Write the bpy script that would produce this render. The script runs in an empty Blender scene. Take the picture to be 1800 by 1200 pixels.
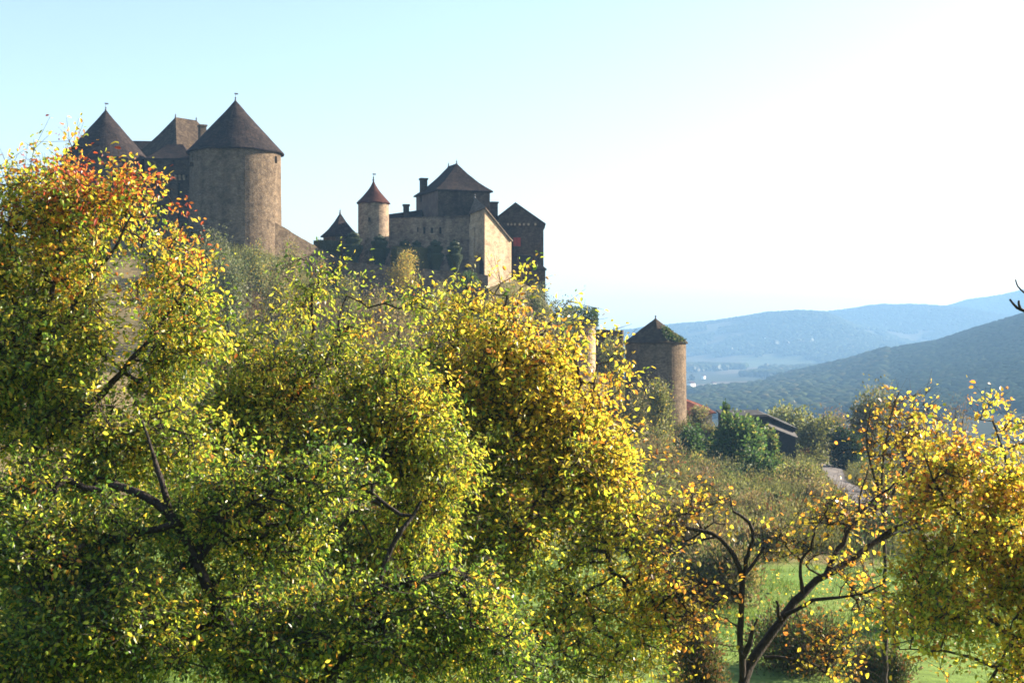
import bpy, math, random
import numpy as np
from mathutils import Vector
random.seed(7)
HAZE = 2.0e-4
rng = np.random.default_rng(11)
R_ = math.radians
sc = bpy.context.scene
COL = sc.collection

# ------------------------------------------------------------------ camera, sky, sun, exposure
cam_d = bpy.data.cameras.new('camera')
cam = bpy.data.objects.new('camera', cam_d)
COL.objects.link(cam)
cam.location = (0, 0, 0)
cam.rotation_euler = (R_(90), 0, 0)
cam_d.sensor_width = 36
cam_d.lens = 50
cam_d.clip_start = 0.5
cam_d.clip_end = 40000
sc.camera = cam

SUN_AZ, SUN_EL = 67.0, 23.0            # azimuth clockwise from +Y, elevation
w = bpy.data.worlds.new('World')
sc.world = w
w.use_nodes = True
nt = w.node_tree
bg = nt.nodes['Background']
sky = nt.nodes.new('ShaderNodeTexSky')
sky.sky_type = 'NISHITA'
sky.sun_disc = False
sky.sun_elevation = R_(SUN_EL)
sky.sun_rotation = R_(SUN_AZ)
sky.air_density = 1.0
sky.dust_density = 1.4
sky.ozone_density = 1.0
nt.links.new(sky.outputs[0], bg.inputs['Color'])
bg.inputs['Strength'].default_value = 0.058

sun_d = bpy.data.lights.new('sun', 'SUN')
sun_d.energy = 5.0
sun_d.angle = R_(0.5)
sun_d.color = (1.0, 0.87, 0.68)
sun = bpy.data.objects.new('sun', sun_d)
COL.objects.link(sun)
sdir = Vector((math.sin(R_(SUN_AZ)) * math.cos(R_(SUN_EL)), math.cos(R_(SUN_AZ)) * math.cos(R_(SUN_EL)), math.sin(R_(SUN_EL))))
sun.rotation_euler = sdir.to_track_quat('Z', 'Y').to_euler()
sun.location = (60, 40, 80)

sc.view_settings.view_transform = 'Standard'
sc.view_settings.look = 'None'
sc.view_settings.exposure = 2.25
sc.view_settings.gamma = 1.0
sc.render.engine = 'CYCLES'
cy = sc.cycles
cy.max_bounces = 8
cy.diffuse_bounces = 5
cy.glossy_bounces = 2
cy.transmission_bounces = 5
cy.transparent_max_bounces = 6
cy.volume_bounces = 0
cy.use_denoising = True
cy.denoiser = 'OPENIMAGEDENOISE'
cy.filter_width = 1.7
cy.sample_clamp_indirect = 4.0

# ------------------------------------------------------------------ helpers
F = 2500.0
def P(px, py, Y):
    return np.array(((px - 900) / F * Y, Y, (600 - py) / F * Y))

ORG = {}
def _loc(o):
    return ORG.get(o.name, np.zeros(3)) if o is not None else np.zeros(3)

def mk(name, V, Fs, mat, parent=None, col=None, smooth=False):
    """one mesh object; V world coordinates, Fs one face array or a list of them"""
    V = np.asarray(V, dtype=np.float64) - _loc(parent)
    if isinstance(Fs, np.ndarray):
        Fs = [Fs]
    elif len(Fs) and not isinstance(Fs[0], np.ndarray):
        by = {}
        for f in Fs:
            by.setdefault(len(f), []).append(f)
        Fs = [np.array(v) for v in by.values()]
    me = bpy.data.meshes.new(name)
    me.vertices.add(len(V))
    me.vertices.foreach_set('co', V.astype(np.float32).ravel())
    loops = np.concatenate([f.ravel() for f in Fs]).astype(np.int32)
    tot = np.concatenate([np.full(len(f), f.shape[1]) for f in Fs]).astype(np.int32)
    start = np.concatenate(([0], np.cumsum(tot)[:-1])).astype(np.int32)
    me.loops.add(len(loops))
    me.loops.foreach_set('vertex_index', loops)
    me.polygons.add(len(tot))
    me.polygons.foreach_set('loop_start', start)
    me.polygons.foreach_set('loop_total', tot)
    me.polygons.foreach_set('use_smooth', np.full(len(tot), bool(smooth)))
    if col is not None:
        a = me.attributes.new('Col', 'FLOAT_COLOR', 'POINT')
        c4 = np.ones((len(V), 4), dtype=np.float32)
        c4[:, :3] = col
        a.data.foreach_set('color', c4.ravel())
    me.update(calc_edges=True)
    me.validate()
    me.materials.append(mat)
    o = bpy.data.objects.new(name, me)
    COL.objects.link(o)
    if parent is not None:
        o.parent = parent
        ORG[o.name] = _loc(parent)
    return o

def thing(name, label, cat, loc, group=None):
    o = bpy.data.objects.new(name, None)
    COL.objects.link(o)
    o.location = tuple(float(v) for v in loc)
    o.empty_display_size = 0.3
    o['label'] = label
    o['category'] = cat
    if group:
        o['group'] = group
    ORG[o.name] = np.array(loc, dtype=float)
    return o

def tag(o, label, cat, group=None, kind=None):
    if label: o['label'] = label
    if cat: o['category'] = cat
    if group: o['group'] = group
    if kind: o['kind'] = kind
    return o

def dup(root, loc, rz, scale, label, group=None):
    r = root.copy(); COL.objects.link(r)
    r.location = tuple(float(v) for v in loc); r.rotation_euler = (0, 0, rz); r.scale = scale
    r['label'] = label
    if group: r['group'] = group
    for ch in list(root.children):
        c = ch.copy(); COL.objects.link(c); c.parent = r
        for g in list(ch.children):
            d = g.copy(); COL.objects.link(d); d.parent = c
    return r

class MB:
    """collects shapes into one mesh"""
    def __init__(s): s.V = []; s.F = []; s.n = 0
    def add(s, V, Fs):
        V = np.asarray(V, float); s.V.append(V)
        for f in Fs: s.F.append([int(i) + s.n for i in f])
        s.n += len(V); return s
    def prism(s, poly, z0, z1):
        """poly: XY list counterclockwise; z1 number or one height per corner"""
        n = len(poly); zt = [z1] * n if np.isscalar(z1) else z1
        zb = [z0] * n if np.isscalar(z0) else z0
        V = [(x, y, zb[i]) for i, (x, y) in enumerate(poly)] + [(x, y, zt[i]) for i, (x, y) in enumerate(poly)]
        Fs = [[i, (i + 1) % n, n + (i + 1) % n, n + i] for i in range(n)] + [list(range(n))[::-1], [n + i for i in range(n)]]
        return s.add(V, Fs)
    def box(s, c, size, rz=0.0):
        hx, hy, hz = [v / 2 for v in size]; ca, sa = math.cos(rz), math.sin(rz)
        poly = [(c[0] + ca * x - sa * y, c[1] + sa * x + ca * y) for x, y in ((-hx, -hy), (hx, -hy), (hx, hy), (-hx, hy))]
        return s.prism(poly, c[2] - hz, c[2] + hz)
    def lathe(s, c, prof, n=40, close=True):
        V, Fs = [], []
        for r, z in prof:
            for k in range(n):
                a = 2 * math.pi * k / n
                V.append((c[0] + r * math.sin(a), c[1] - r * math.cos(a), z))
        m = len(prof)
        for i in range(m - 1):
            for k in range(n):
                k2 = (k + 1) % n
                Fs.append([i * n + k, i * n + k2, (i + 1) * n + k2, (i + 1) * n + k])
        if close:
            Fs.append([k for k in range(n)][::-1]); Fs.append([(m - 1) * n + k for k in range(n)])
        return s.add(V, Fs)
    def tube(s, pts, r0, r1, n=6):
        V, Fs = tube_np(np.array(pts, float), np.linspace(r0, r1, len(pts)), n)
        return s.add(V, Fs)
    def build(s, name, mat, parent=None, smooth=False):
        return mk(name, np.concatenate(s.V), s.F, mat, parent, smooth=smooth)

def tube_np(pts, rad, n=6):
    d = np.gradient(pts, axis=0); d /= (np.linalg.norm(d, axis=1)[:, None] + 1e-9)
    ref = np.array((0.3, 0.9, 0.1))
    u = np.cross(d, ref); u /= (np.linalg.norm(u, axis=1)[:, None] + 1e-9)
    v = np.cross(d, u)
    a = np.linspace(0, 2 * np.pi, n, endpoint=False)
    V = (pts[:, None] + rad[:, None, None] * (np.cos(a)[None, :, None] * u[:, None] + np.sin(a)[None, :, None] * v[:, None])).reshape(-1, 3)
    m = len(pts); Fs = []
    for i in range(m - 1):
        for k in range(n):
            Fs.append([i * n + k, i * n + (k + 1) % n, (i + 1) * n + (k + 1) % n, (i + 1) * n + k])
    Fs.append(list(range(n))[::-1]); Fs.append([(m - 1) * n + k for k in range(n)])
    return V, Fs

def hashn(ix, iy, seed=0):
    h = np.sin(ix * 127.1 + iy * 311.7 + seed * 74.7) * 43758.5453
    return h - np.floor(h)
def vnoise(x, y, seed=0):
    ix, iy = np.floor(x), np.floor(y); fx, fy = x - ix, y - iy
    fx = fx * fx * (3 - 2 * fx); fy = fy * fy * (3 - 2 * fy)
    a = hashn(ix, iy, seed); b = hashn(ix + 1, iy, seed); c = hashn(ix, iy + 1, seed); d = hashn(ix + 1, iy + 1, seed)
    return (a * (1 - fx) + b * fx) * (1 - fy) + (c * (1 - fx) + d * fx) * fy
def fbm(x, y, o=4, seed=0):
    s, a, t = 0, 1.0, 0
    for i in range(o):
        s = s + a * vnoise(x * 2 ** i, y * 2 ** i, seed + i); t += a; a *= 0.5
    return s / t

# ------------------------------------------------------------------ materials
def newmat(name):
    m = bpy.data.materials.new(name); m.use_nodes = True
    t = m.node_tree
    return m, t, t.nodes['Principled BSDF'], t.nodes.new, t.links.new

def ramp(nn, stops):
    r = nn('ShaderNodeValToRGB'); e = r.color_ramp.elements
    e[0].position, e[0].color = stops[0][0], (*stops[0][1], 1)
    e[1].position, e[1].color = stops[-1][0], (*stops[-1][1], 1)
    for p, c in stops[1:-1]:
        x = e.new(p); x.color = (*c, 1)
    return r

def stone_mat(name, c1, c2, c3, scale=4.2, stretch=1.6, bump=0.5, stain=0.4, joint=0.25):
    m, t, bs, nn, ln = newmat(name)
    tc = nn('ShaderNodeTexCoord'); mp = nn('ShaderNodeMapping'); mp.inputs['Scale'].default_value = (1, 1, stretch)
    ln(tc.outputs['Object'], mp.inputs['Vector'])
    nd = nn('ShaderNodeTexNoise'); nd.inputs['Scale'].default_value = 1.3; nd.inputs['Detail'].default_value = 5
    ln(tc.outputs['Object'], nd.inputs['Vector'])
    vo = nn('ShaderNodeTexVoronoi'); vo.inputs['Scale'].default_value = scale; ln(mp.outputs[0], vo.inputs['Vector'])
    ve = nn('ShaderNodeTexVoronoi'); ve.feature = 'DISTANCE_TO_EDGE'; ve.inputs['Scale'].default_value = scale; ln(mp.outputs[0], ve.inputs['Vector'])
    sep = nn('ShaderNodeSeparateColor'); ln(vo.outputs['Color'], sep.inputs[0])
    r1 = ramp(nn, [(0.0, c1), (0.5, c2), (1.0, c3)]); ln(sep.outputs[0], r1.inputs[0])
    r2 = ramp(nn, [(0.32, (1 - stain, 1 - stain * 1.02, 1 - stain * 1.05)), (0.5, (0.95, 0.95, 0.95)), (0.72, (1.16, 1.12, 1.05))]); ln(nd.outputs[0], r2.inputs[0])
    # long vertical weather streaks
    mp2 = nn('ShaderNodeMapping'); mp2.inputs['Scale'].default_value = (0.9, 0.9, 0.09); ln(tc.outputs['Object'], mp2.inputs['Vector'])
    n2 = nn('ShaderNodeTexNoise'); n2.inputs['Scale'].default_value = 1.0; n2.inputs['Detail'].default_value = 4; ln(mp2.outputs[0], n2.inputs['Vector'])
    r3 = ramp(nn, [(0.35, (0.72, 0.7, 0.68)), (0.6, (1.05, 1.05, 1.05))]); ln(n2.outputs[0], r3.inputs[0])
    x1 = nn('ShaderNodeMix'); x1.data_type = 'RGBA'; x1.blend_type = 'MULTIPLY'; x1.inputs[0].default_value = 1
    ln(r1.outputs[0], x1.inputs[6]); ln(r2.outputs[0], x1.inputs[7])
    x2 = nn('ShaderNodeMix'); x2.data_type = 'RGBA'; x2.blend_type = 'MULTIPLY'; x2.inputs[0].default_value = 0.8
    ln(x1.outputs[2], x2.inputs[6]); ln(r3.outputs[0], x2.inputs[7])
    je = ramp(nn, [(0.0, (1 - joint,) * 3), (0.07, (1, 1, 1))]); ln(ve.outputs['Distance'], je.inputs[0])
    x3 = nn('ShaderNodeMix'); x3.data_type = 'RGBA'; x3.blend_type = 'MULTIPLY'; x3.inputs[0].default_value = 1
    ln(x2.outputs[2], x3.inputs[6]); ln(je.outputs[0], x3.inputs[7])
    ln(x3.outputs[2], bs.inputs['Base Color'])
    bs.inputs['Roughness'].default_value = 0.95; bs.inputs['Specular IOR Level'].default_value = 0.06
    ad = nn('ShaderNodeMath'); ad.operation = 'MULTIPLY_ADD'; ln(sep.outputs[1], ad.inputs[0]); ad.inputs[1].default_value = 0.6; ln(je.outputs[0], ad.inputs[2])
    bp = nn('ShaderNodeBump'); bp.inputs['Strength'].default_value = bump; bp.inputs['Distance'].default_value = 0.12
    ln(ad.outputs[0], bp.inputs['Height']); ln(bp.outputs[0], bs.inputs['Normal'])
    return m

def tile_mat(name, c1, c2, c3, bump=0.5):
    m, t, bs, nn, ln = newmat(name)
    tc = nn('ShaderNodeTexCoord'); mp = nn('ShaderNodeMapping'); mp.inputs['Scale'].default_value = (1, 1, 1.3); ln(tc.outputs['Object'], mp.inputs['Vector'])
    vo = nn('ShaderNodeTexVoronoi'); vo.inputs['Scale'].default_value = 3.5; ln(mp.outputs[0], vo.inputs['Vector'])
    sep = nn('ShaderNodeSeparateColor'); ln(vo.outputs['Color'], sep.inputs[0])
    nd = nn('ShaderNodeTexNoise'); nd.inputs['Scale'].default_value = 0.7; nd.inputs['Detail'].default_value = 6; nd.inputs['Roughness'].default_value = 0.65; ln(tc.outputs['Object'], nd.inputs['Vector'])
    mx = nn('ShaderNodeMath'); mx.operation = 'MULTIPLY_ADD'; ln(sep.outputs[0], mx.inputs[0]); mx.inputs[1].default_value = 0.35; ln(nd.outputs[0], mx.inputs[2])
    r = ramp(nn, [(0.4, c1), (0.65, c2), (0.95, c3)]); ln(mx.outputs[0], r.inputs[0]); ln(r.outputs[0], bs.inputs['Base Color'])
    wv = nn('ShaderNodeTexWave'); wv.bands_direction = 'Z'; wv.wave_profile = 'SAW'; wv.inputs['Scale'].default_value = 1.4; wv.inputs['Distortion'].default_value = 0.6; ln(tc.outputs['Object'], wv.inputs['Vector'])
    a2 = nn('ShaderNodeMath'); a2.operation = 'MULTIPLY_ADD'; ln(wv.outputs['Fac'], a2.inputs[0]); a2.inputs[1].default_value = 0.6; ln(sep.outputs[1], a2.inputs[2])
    bp = nn('ShaderNodeBump'); bp.inputs['Strength'].default_value = bump; bp.inputs['Distance'].default_value = 0.058
    ln(a2.outputs[0], bp.inputs['Height']); ln(bp.outputs[0], bs.inputs['Normal'])
    bs.inputs['Roughness'].default_value = 0.95; bs.inputs['Specular IOR Level'].default_value = 0.06
    return m

def plain_mat(name, c, rough=0.8, var=0.25, scale=3.0, metal=0.0):
    m, t, bs, nn, ln = newmat(name)
    tc = nn('ShaderNodeTexCoord')
    nd = nn('ShaderNodeTexNoise'); nd.inputs['Scale'].default_value = scale; nd.inputs['Detail'].default_value = 5; ln(tc.outputs['Object'], nd.inputs['Vector'])
    lo = tuple(v * (1 - var) for v in c); hi = tuple(v * (1 + var) for v in c)
    r = ramp(nn, [(0.3, lo), (0.7, hi)]); ln(nd.outputs[0], r.inputs[0]); ln(r.outputs[0], bs.inputs['Base Color'])
    if 'bark' in name:
        mp = nn('ShaderNodeMapping'); mp.inputs['Scale'].default_value = (1, 1, 0.3); ln(tc.outputs['Object'], mp.inputs['Vector'])
        vo = nn('ShaderNodeTexVoronoi'); vo.feature = 'DISTANCE_TO_EDGE'; vo.inputs['Scale'].default_value = 26; ln(mp.outputs[0], vo.inputs['Vector'])
        bp = nn('ShaderNodeBump'); bp.inputs['Strength'].default_value = 0.9; bp.inputs['Distance'].default_value = 0.02; ln(vo.outputs['Distance'], bp.inputs['Height']); ln(bp.outputs[0], bs.inputs['Normal'])
    bs.inputs['Roughness'].default_value = rough; bs.inputs['Metallic'].default_value = metal
    bs.inputs['Specular IOR Level'].default_value = 0.25
    return m

def leaf_mat(name, trans=0.45, rough=0.42, spec=0.5, tint=(1.4, 1.4, 1.0)):
    m, t, bs, nn, ln = newmat(name)
    at = nn('ShaderNodeAttribute'); at.attribute_name = 'Col'
    ln(at.outputs['Color'], bs.inputs['Base Color'])
    bs.inputs['Roughness'].default_value = rough; bs.inputs['Specular IOR Level'].default_value = spec
    tr = nn('ShaderNodeBsdfTranslucent')
    mu = nn('ShaderNodeMix'); mu.data_type = 'RGBA'; mu.blend_type = 'MULTIPLY'; mu.inputs[0].default_value = 1
    ln(at.outputs['Color'], mu.inputs[6]); mu.inputs[7].default_value = (*tint, 1); ln(mu.outputs[2], tr.inputs['Color'])
    ms = nn('ShaderNodeMixShader'); ms.inputs[0].default_value = trans
    ln(bs.outputs[0], ms.inputs[1]); ln(tr.outputs[0], ms.inputs[2])
    ln(ms.outputs[0], t.nodes['Material Output'].inputs['Surface'])
    return m

def ground_mat(name, nscale=1.2, detail=8, lo=0.55, hi=1.4, bump=0.5, bdist=0.15):
    m, t, bs, nn, ln = newmat(name)
    at = nn('ShaderNodeAttribute'); at.attribute_name = 'Col'
    tc = nn('ShaderNodeTexCoord')
    nd = nn('ShaderNodeTexNoise'); nd.inputs['Scale'].default_value = nscale; nd.inputs['Detail'].default_value = detail; nd.inputs['Roughness'].default_value = 0.7
    ln(tc.outputs['Object'], nd.inputs['Vector'])
    r = ramp(nn, [(0.3, (lo,) * 3), (0.7, (hi,) * 3)]); ln(nd.outputs[0], r.inputs[0])
    x = nn('ShaderNodeMix'); x.data_type = 'RGBA'; x.blend_type = 'MULTIPLY'; x.inputs[0].default_value = 1
    ln(at.outputs['Color'], x.inputs[6]); ln(r.outputs[0], x.inputs[7]); ln(x.outputs[2], bs.inputs['Base Color'])
    bp = nn('ShaderNodeBump'); bp.inputs['Strength'].default_value = bump; bp.inputs['Distance'].default_value = bdist
    ln(nd.outputs[0], bp.inputs['Height']); ln(bp.outputs[0], bs.inputs['Normal'])
    bs.inputs['Roughness'].default_value = 1.0; bs.inputs['Specular IOR Level'].default_value = 0.05
    return m

M = {}
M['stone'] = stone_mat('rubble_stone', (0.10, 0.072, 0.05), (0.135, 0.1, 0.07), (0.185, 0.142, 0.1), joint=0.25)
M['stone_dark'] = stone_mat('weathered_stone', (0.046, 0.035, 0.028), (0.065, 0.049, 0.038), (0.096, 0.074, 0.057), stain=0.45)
M['stone_lifted'] = stone_mat('lifted_rubble_stone', (0.19, 0.137, 0.098), (0.25, 0.185, 0.132), (0.32, 0.245, 0.178), stain=0.5)  # rubble stone with brighter colour, imitating the lighter shade on these walls
M['lauze'] = tile_mat('stone_slab_roof', (0.07, 0.054, 0.042), (0.1, 0.078, 0.06), (0.15, 0.12, 0.09))
M['white_wall'] = plain_mat('white_limewash', (0.8, 0.77, 0.72), 0.9, 0.05)
M['wood'] = leaf_mat('far_woodland', trans=0.15, rough=1.0, spec=0.0)
M['stone_light'] = stone_mat('pale_limestone', (0.3, 0.222, 0.15), (0.36, 0.272, 0.185), (0.43, 0.335, 0.232), stain=0.35, joint=0.15, bump=0.4)
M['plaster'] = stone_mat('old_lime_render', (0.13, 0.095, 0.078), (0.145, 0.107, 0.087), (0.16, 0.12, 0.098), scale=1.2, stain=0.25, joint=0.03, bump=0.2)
M['tile'] = tile_mat('brown_flat_tile', (0.012, 0.010, 0.011), (0.021, 0.016, 0.016), (0.044, 0.031, 0.027))
M['tile_tan'] = tile_mat('tan_tile', (0.026, 0.019, 0.015), (0.045, 0.032, 0.023), (0.085, 0.063, 0.043))  # lighter and tanner than the brown tile
M['tile_red'] = tile_mat('red_clay_tile', (0.08, 0.024, 0.016), (0.115, 0.035, 0.023), (0.16, 0.062, 0.038))
M['tile_rust'] = tile_mat('rust_tile', (0.035, 0.015, 0.013), (0.055, 0.022, 0.018), (0.085, 0.038, 0.03))
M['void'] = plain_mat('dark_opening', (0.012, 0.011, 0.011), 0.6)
M['lead'] = plain_mat('grey_lead', (0.12, 0.12, 0.13), 0.5, metal=0.6)
M['red_paint'] = plain_mat('red_shutter_paint', (0.28, 0.035, 0.03), 0.6)
M['wood_dark'] = plain_mat('dark_boards', (0.016, 0.014, 0.015), 0.8, 0.4)
M['wall_pale'] = plain_mat('pale_render', (0.38, 0.34, 0.3), 0.9, 0.1)
M['bark'] = plain_mat('bark', (0.04, 0.03, 0.024), 0.9, 0.5, 14.0)
M['bark_dark'] = plain_mat('dark_bark', (0.026, 0.019, 0.016), 0.9, 0.5, 14.0)
M['bark_pale'] = plain_mat('pale_bark', (0.26, 0.21, 0.16), 0.85, 0.4, 14.0)
M['leaf'] = leaf_mat('autumn_leaf', trans=0.62, rough=0.38, spec=0.55)
M['leaf_far'] = leaf_mat('distant_leaf', trans=0.4, rough=0.6, spec=0.25)
M['needle'] = leaf_mat('yew_needle', trans=0.08, rough=0.6, spec=0.2)
M['straw'] = leaf_mat('dry_stalk', trans=0.35, rough=0.8, spec=0.1, tint=(1.1, 1.05, 0.9))
M['ground'] = ground_mat('meadow_and_scrub', 1.6, 9, 0.55, 1.45, 0.6, 0.12)
M['valley'] = ground_mat('valley_fields', 0.02, 8, 0.75, 1.25, 0.3, 1.5)
M['hills'] = ground_mat('wooded_hills', 0.03, 9, 0.55, 1.5, 1.0, 6.0)
M['path'] = plain_mat('path_gravel', (0.1, 0.088, 0.085), 0.95, 0.3, 2.5)

# ------------------------------------------------------------------ ground heights
CP = np.array([
    (0, 0, -1.7), (-15, 0, -1.9), (15, 0, -1.9), (0, -40, -2), (-60, 0, -3), (60, 0, -4), (-60, -40, -3), (60, -40, -4),
    (0, 8, -4.2), (-10, 10, -6), (10, 10, -6), (-10, 22, -9), (0, 22, -9.2), (10, 25, -9.8), (22, 25, -10.2), (-25, 25, -8.5),
    (0, 45, -10.3), (15, 50, -11), (15, 70, -12), (28, 60, -11.8), (-15, 45, -10), (-30, 50, -8.5), (-12, 70, -11.6), (35, 45, -11.5),
    (20, 85, -12.5), (0, 88, -12), (-20, 90, -11), (-45, 90, -8), (10, 110, -11.6), (0, 120, -10), (-20, 120, -8.5), (-45, 125, -4),
    (-70, 130, -2), (0, 150, -6), (-20, 150, -3.5), (-42, 155, 2), (12, 150, -11.5), (-42, 171, 7.5), (-28, 171, 6), (-42, 182, 13), (-29.5, 182, 9.5), (-12, 172, 1), (-20.7, 184, 4.6), (-25, 188, 7.0), (-14, 184, 4.2), (-8, 185, 3.6),
    (-3, 186, 3.4), (5, 190, 3.0), (11, 182, -4), (16, 172, -10), (22, 168, -11), (22, 130, -12.3), (36, 165, -14.4), (33, 142, -14.2), (26, 112, -12.9),
    (43, 150, -15.6), (60, 150, -16.5), (80, 200, -20), (45, 220, -18), (24, 230, -14), (0, 240, 0), (18, 195, -9.5), (24, 195, -13), (30, 195, -14.8), (12, 215, -9), (24, 212, -14.5), (14, 200, -7), (-12, 203, 8.5), (3, 203, 7.5),
    (-40, 200, 14.5), (-55, 198, 14), (-70, 185, 13.5), (-40, 235, 12), (-80, 230, 13), (60, 100, -14), (100, 100, -18), (-100, 120, 3), (-100, 60, -4),
    (0, 330, -18), (-80, 320, -8), (60, 330, -28), (120, 300, -28), (200, 200, -26), (-200, 200, 0), (200, 0, -10), (-200, 0, -4), (0, -200, -4), (0, -330, -6), (-300, -200, -6), (300, -200, -10), (-330, 100, -6), (330, 100, -22)], float)
def _tps(d2): return d2 * np.log(d2 + 1e-9) * 0.5
_n = len(CP)
_S = CP[:, :2] / 100.0
_A = np.zeros((_n + 3, _n + 3))
_A[:_n, :_n] = _tps(((_S[:, None] - _S[None]) ** 2).sum(2)) + np.eye(_n) * 0.0005
_A[:_n, _n] = 1; _A[:_n, _n + 1:] = _S; _A[_n, :_n] = 1; _A[_n + 1:, :_n] = _S.T
_W = np.linalg.solve(_A, np.concatenate((CP[:, 2], np.zeros(3))))
def near_h(x, y):
    x = np.asarray(x, float) / 100; y = np.asarray(y, float) / 100
    s = _W[_n] + _W[_n + 1] * x + _W[_n + 2] * y
    for i in range(_n):
        s = s + _W[i] * _tps((x - _S[i, 0]) ** 2 + (y - _S[i, 1]) ** 2)
    return s
UK = np.array([-2500, 300, 900, 1090, 1200, 1250, 1300, 1350, 1400, 1450, 1500, 1550, 1600, 1650, 1700, 1750, 1800, 2000, 2600, 4300], float)
def row(d, default=None):
    k = sorted(d); return np.interp(UK, k, [d[i] for i in k])
RK = [(300, row({300: 700, 900: 730, 1200: 810, 1500: 835, 2600: 860})),
      (500, row({300: 735, 900: 750, 1200: 785, 1500: 800, 2600: 800})),
      (760, row({900: 752, 1200: 757, 1500: 762, 2600: 750})),
      (1000, row({1200: 737, 1450: 737, 1500: 733, 1600: 722, 1700: 712, 1800: 704, 2000: 690, 2600: 660})),
      (1300, row({1200: 707, 1300: 702, 1400: 696, 1450: 694, 1500: 691, 1600: 668, 1700: 652, 1800: 634, 2000: 600, 2600: 570})),
      (1700, row({1200: 684, 1300: 680, 1350: 676, 1400: 667, 1450: 656, 1500: 643, 1550: 628, 1600: 619, 1650: 611, 1700: 593, 1750: 578, 1800: 563, 2000: 525, 2600: 510})),
      (2150, row({1200: 667, 1400: 665, 1500: 662, 1600: 655, 1700: 640, 1800: 615, 2000: 570, 2600: 540})),
      (2500, row({1200: 652, 1500: 650, 1800: 645, 2600: 640})),
      (2800, row({1090: 640, 1200: 641, 1400: 641, 1800: 640})),
      (3100, row({900: 628, 1200: 622, 1300: 612, 1400: 607, 1500: 612, 1600: 620, 1800: 610})),
      (3500, row({300: 590, 900: 586, 1090: 582, 1200: 571, 1250: 567, 1300: 561, 1350: 552, 1400: 550, 1450: 553, 1500: 573, 1550: 591, 1600: 606, 1700: 612, 1800: 600, 2000: 580})),
      (3800, row({1090: 592, 1200: 584, 1300: 575, 1400: 566, 1450: 566, 1500: 570, 1600: 580, 1700: 585, 1800: 590, 2000: 580})),
      (4100, row({900: 595, 1200: 585, 1300: 570, 1400: 558, 1450: 553, 1500: 547, 1550: 541, 1600: 541, 1650: 544, 1700: 547, 1750: 558, 1800: 565, 2000: 570})),
      (4400, row({1200: 590, 1600: 565, 1800: 560, 2000: 550})),
      (4800, row({1200: 590, 1500: 575, 1600: 560, 1650: 546, 1690: 533, 1750: 525, 1800: 514, 2000: 510, 2600: 520})),
      (5300, row({900: 596, 1800: 570, 2600: 560})),
      (5800, row({900: 599, 2600: 599}))]
_lr = np.log([k for k, _ in RK])
def far_h(x, y):
    x = np.asarray(x, float); y = np.asarray(y, float)
    r = np.hypot(x, y); ph = np.arctan2(x, y)
    phc = np.clip(ph, -1.0, 0.93)
    u = 900 + F * np.tan(phc)
    Zk = np.array([(600 - np.interp(u, UK, pr)) * k * np.cos(phc) / F for k, pr in RK])
    l = np.clip(np.log(np.maximum(r, 1)), _lr[0], _lr[-1])
    d = np.diff(Zk, axis=0) / np.diff(_lr).reshape((-1,) + (1,) * (Zk.ndim - 1))
    mslope = np.zeros_like(Zk)
    prod = d[:-1] * d[1:]
    mslope[1:-1] = np.where(prod > 0, 2 * prod / (d[:-1] + d[1:] + np.where(prod > 0, 0, 1e9)), 0)
    i = np.clip(np.searchsorted(_lr, l, side='right') - 1, 0, len(_lr) - 2)
    g = lambda A, ii: np.take_along_axis(A, ii[None], 0)[0]
    h = _lr[i + 1] - _lr[i]; t = (l - _lr[i]) / h
    z = (2 * t**3 - 3 * t**2 + 1) * g(Zk, i) + (t**3 - 2 * t**2 + t) * h * g(mslope, i) + (-2 * t**3 + 3 * t**2) * g(Zk, i + 1) + (t**3 - t**2) * h * g(mslope, i + 1)
    amp = np.clip((r - 1000) / 1800, 0, 1) * 0.8
    z = z + amp * (fbm(x / 420, y / 420, 4, 3) - 0.5) * 22 + amp * (fbm(x / 90, y / 90, 3, 9) - 0.5) * 6
    return z
def ground_h(x, y):
    x = np.asarray(x, float); y = np.asarray(y, float)
    r = np.hypot(x, y)
    t = np.clip((r - 235) / 110, 0, 1); t = t * t * (3 - 2 * t)
    zn = near_h(np.clip(x, -340, 340), np.clip(y, -340, 340)) + (fbm(x / 7, y / 7, 3, 5) - 0.5) * 0.8 * np.clip((y - 70) / 60, 0.15, 1)
    return zn * (1 - t) + far_h(x, y) * t
def gh(x, y): return float(ground_h(np.array([x]), np.array([y]))[0])

az = np.concatenate((np.arange(-180, -32, 4.0), np.arange(-32, 30, 0.075), np.arange(30, 180, 4.0)))
az = R_(1) * az
rr = np.exp(np.linspace(math.log(2.5), math.log(5750), 430))
A_, RR = np.meshgrid(az, rr)
GX, GY = RR * np.sin(A_), RR * np.cos(A_)
GZ = ground_h(GX, GY)
nr, na = GX.shape
U_ = 900 + F * np.tan(np.clip(A_, -1.2, 1.2))
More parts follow.
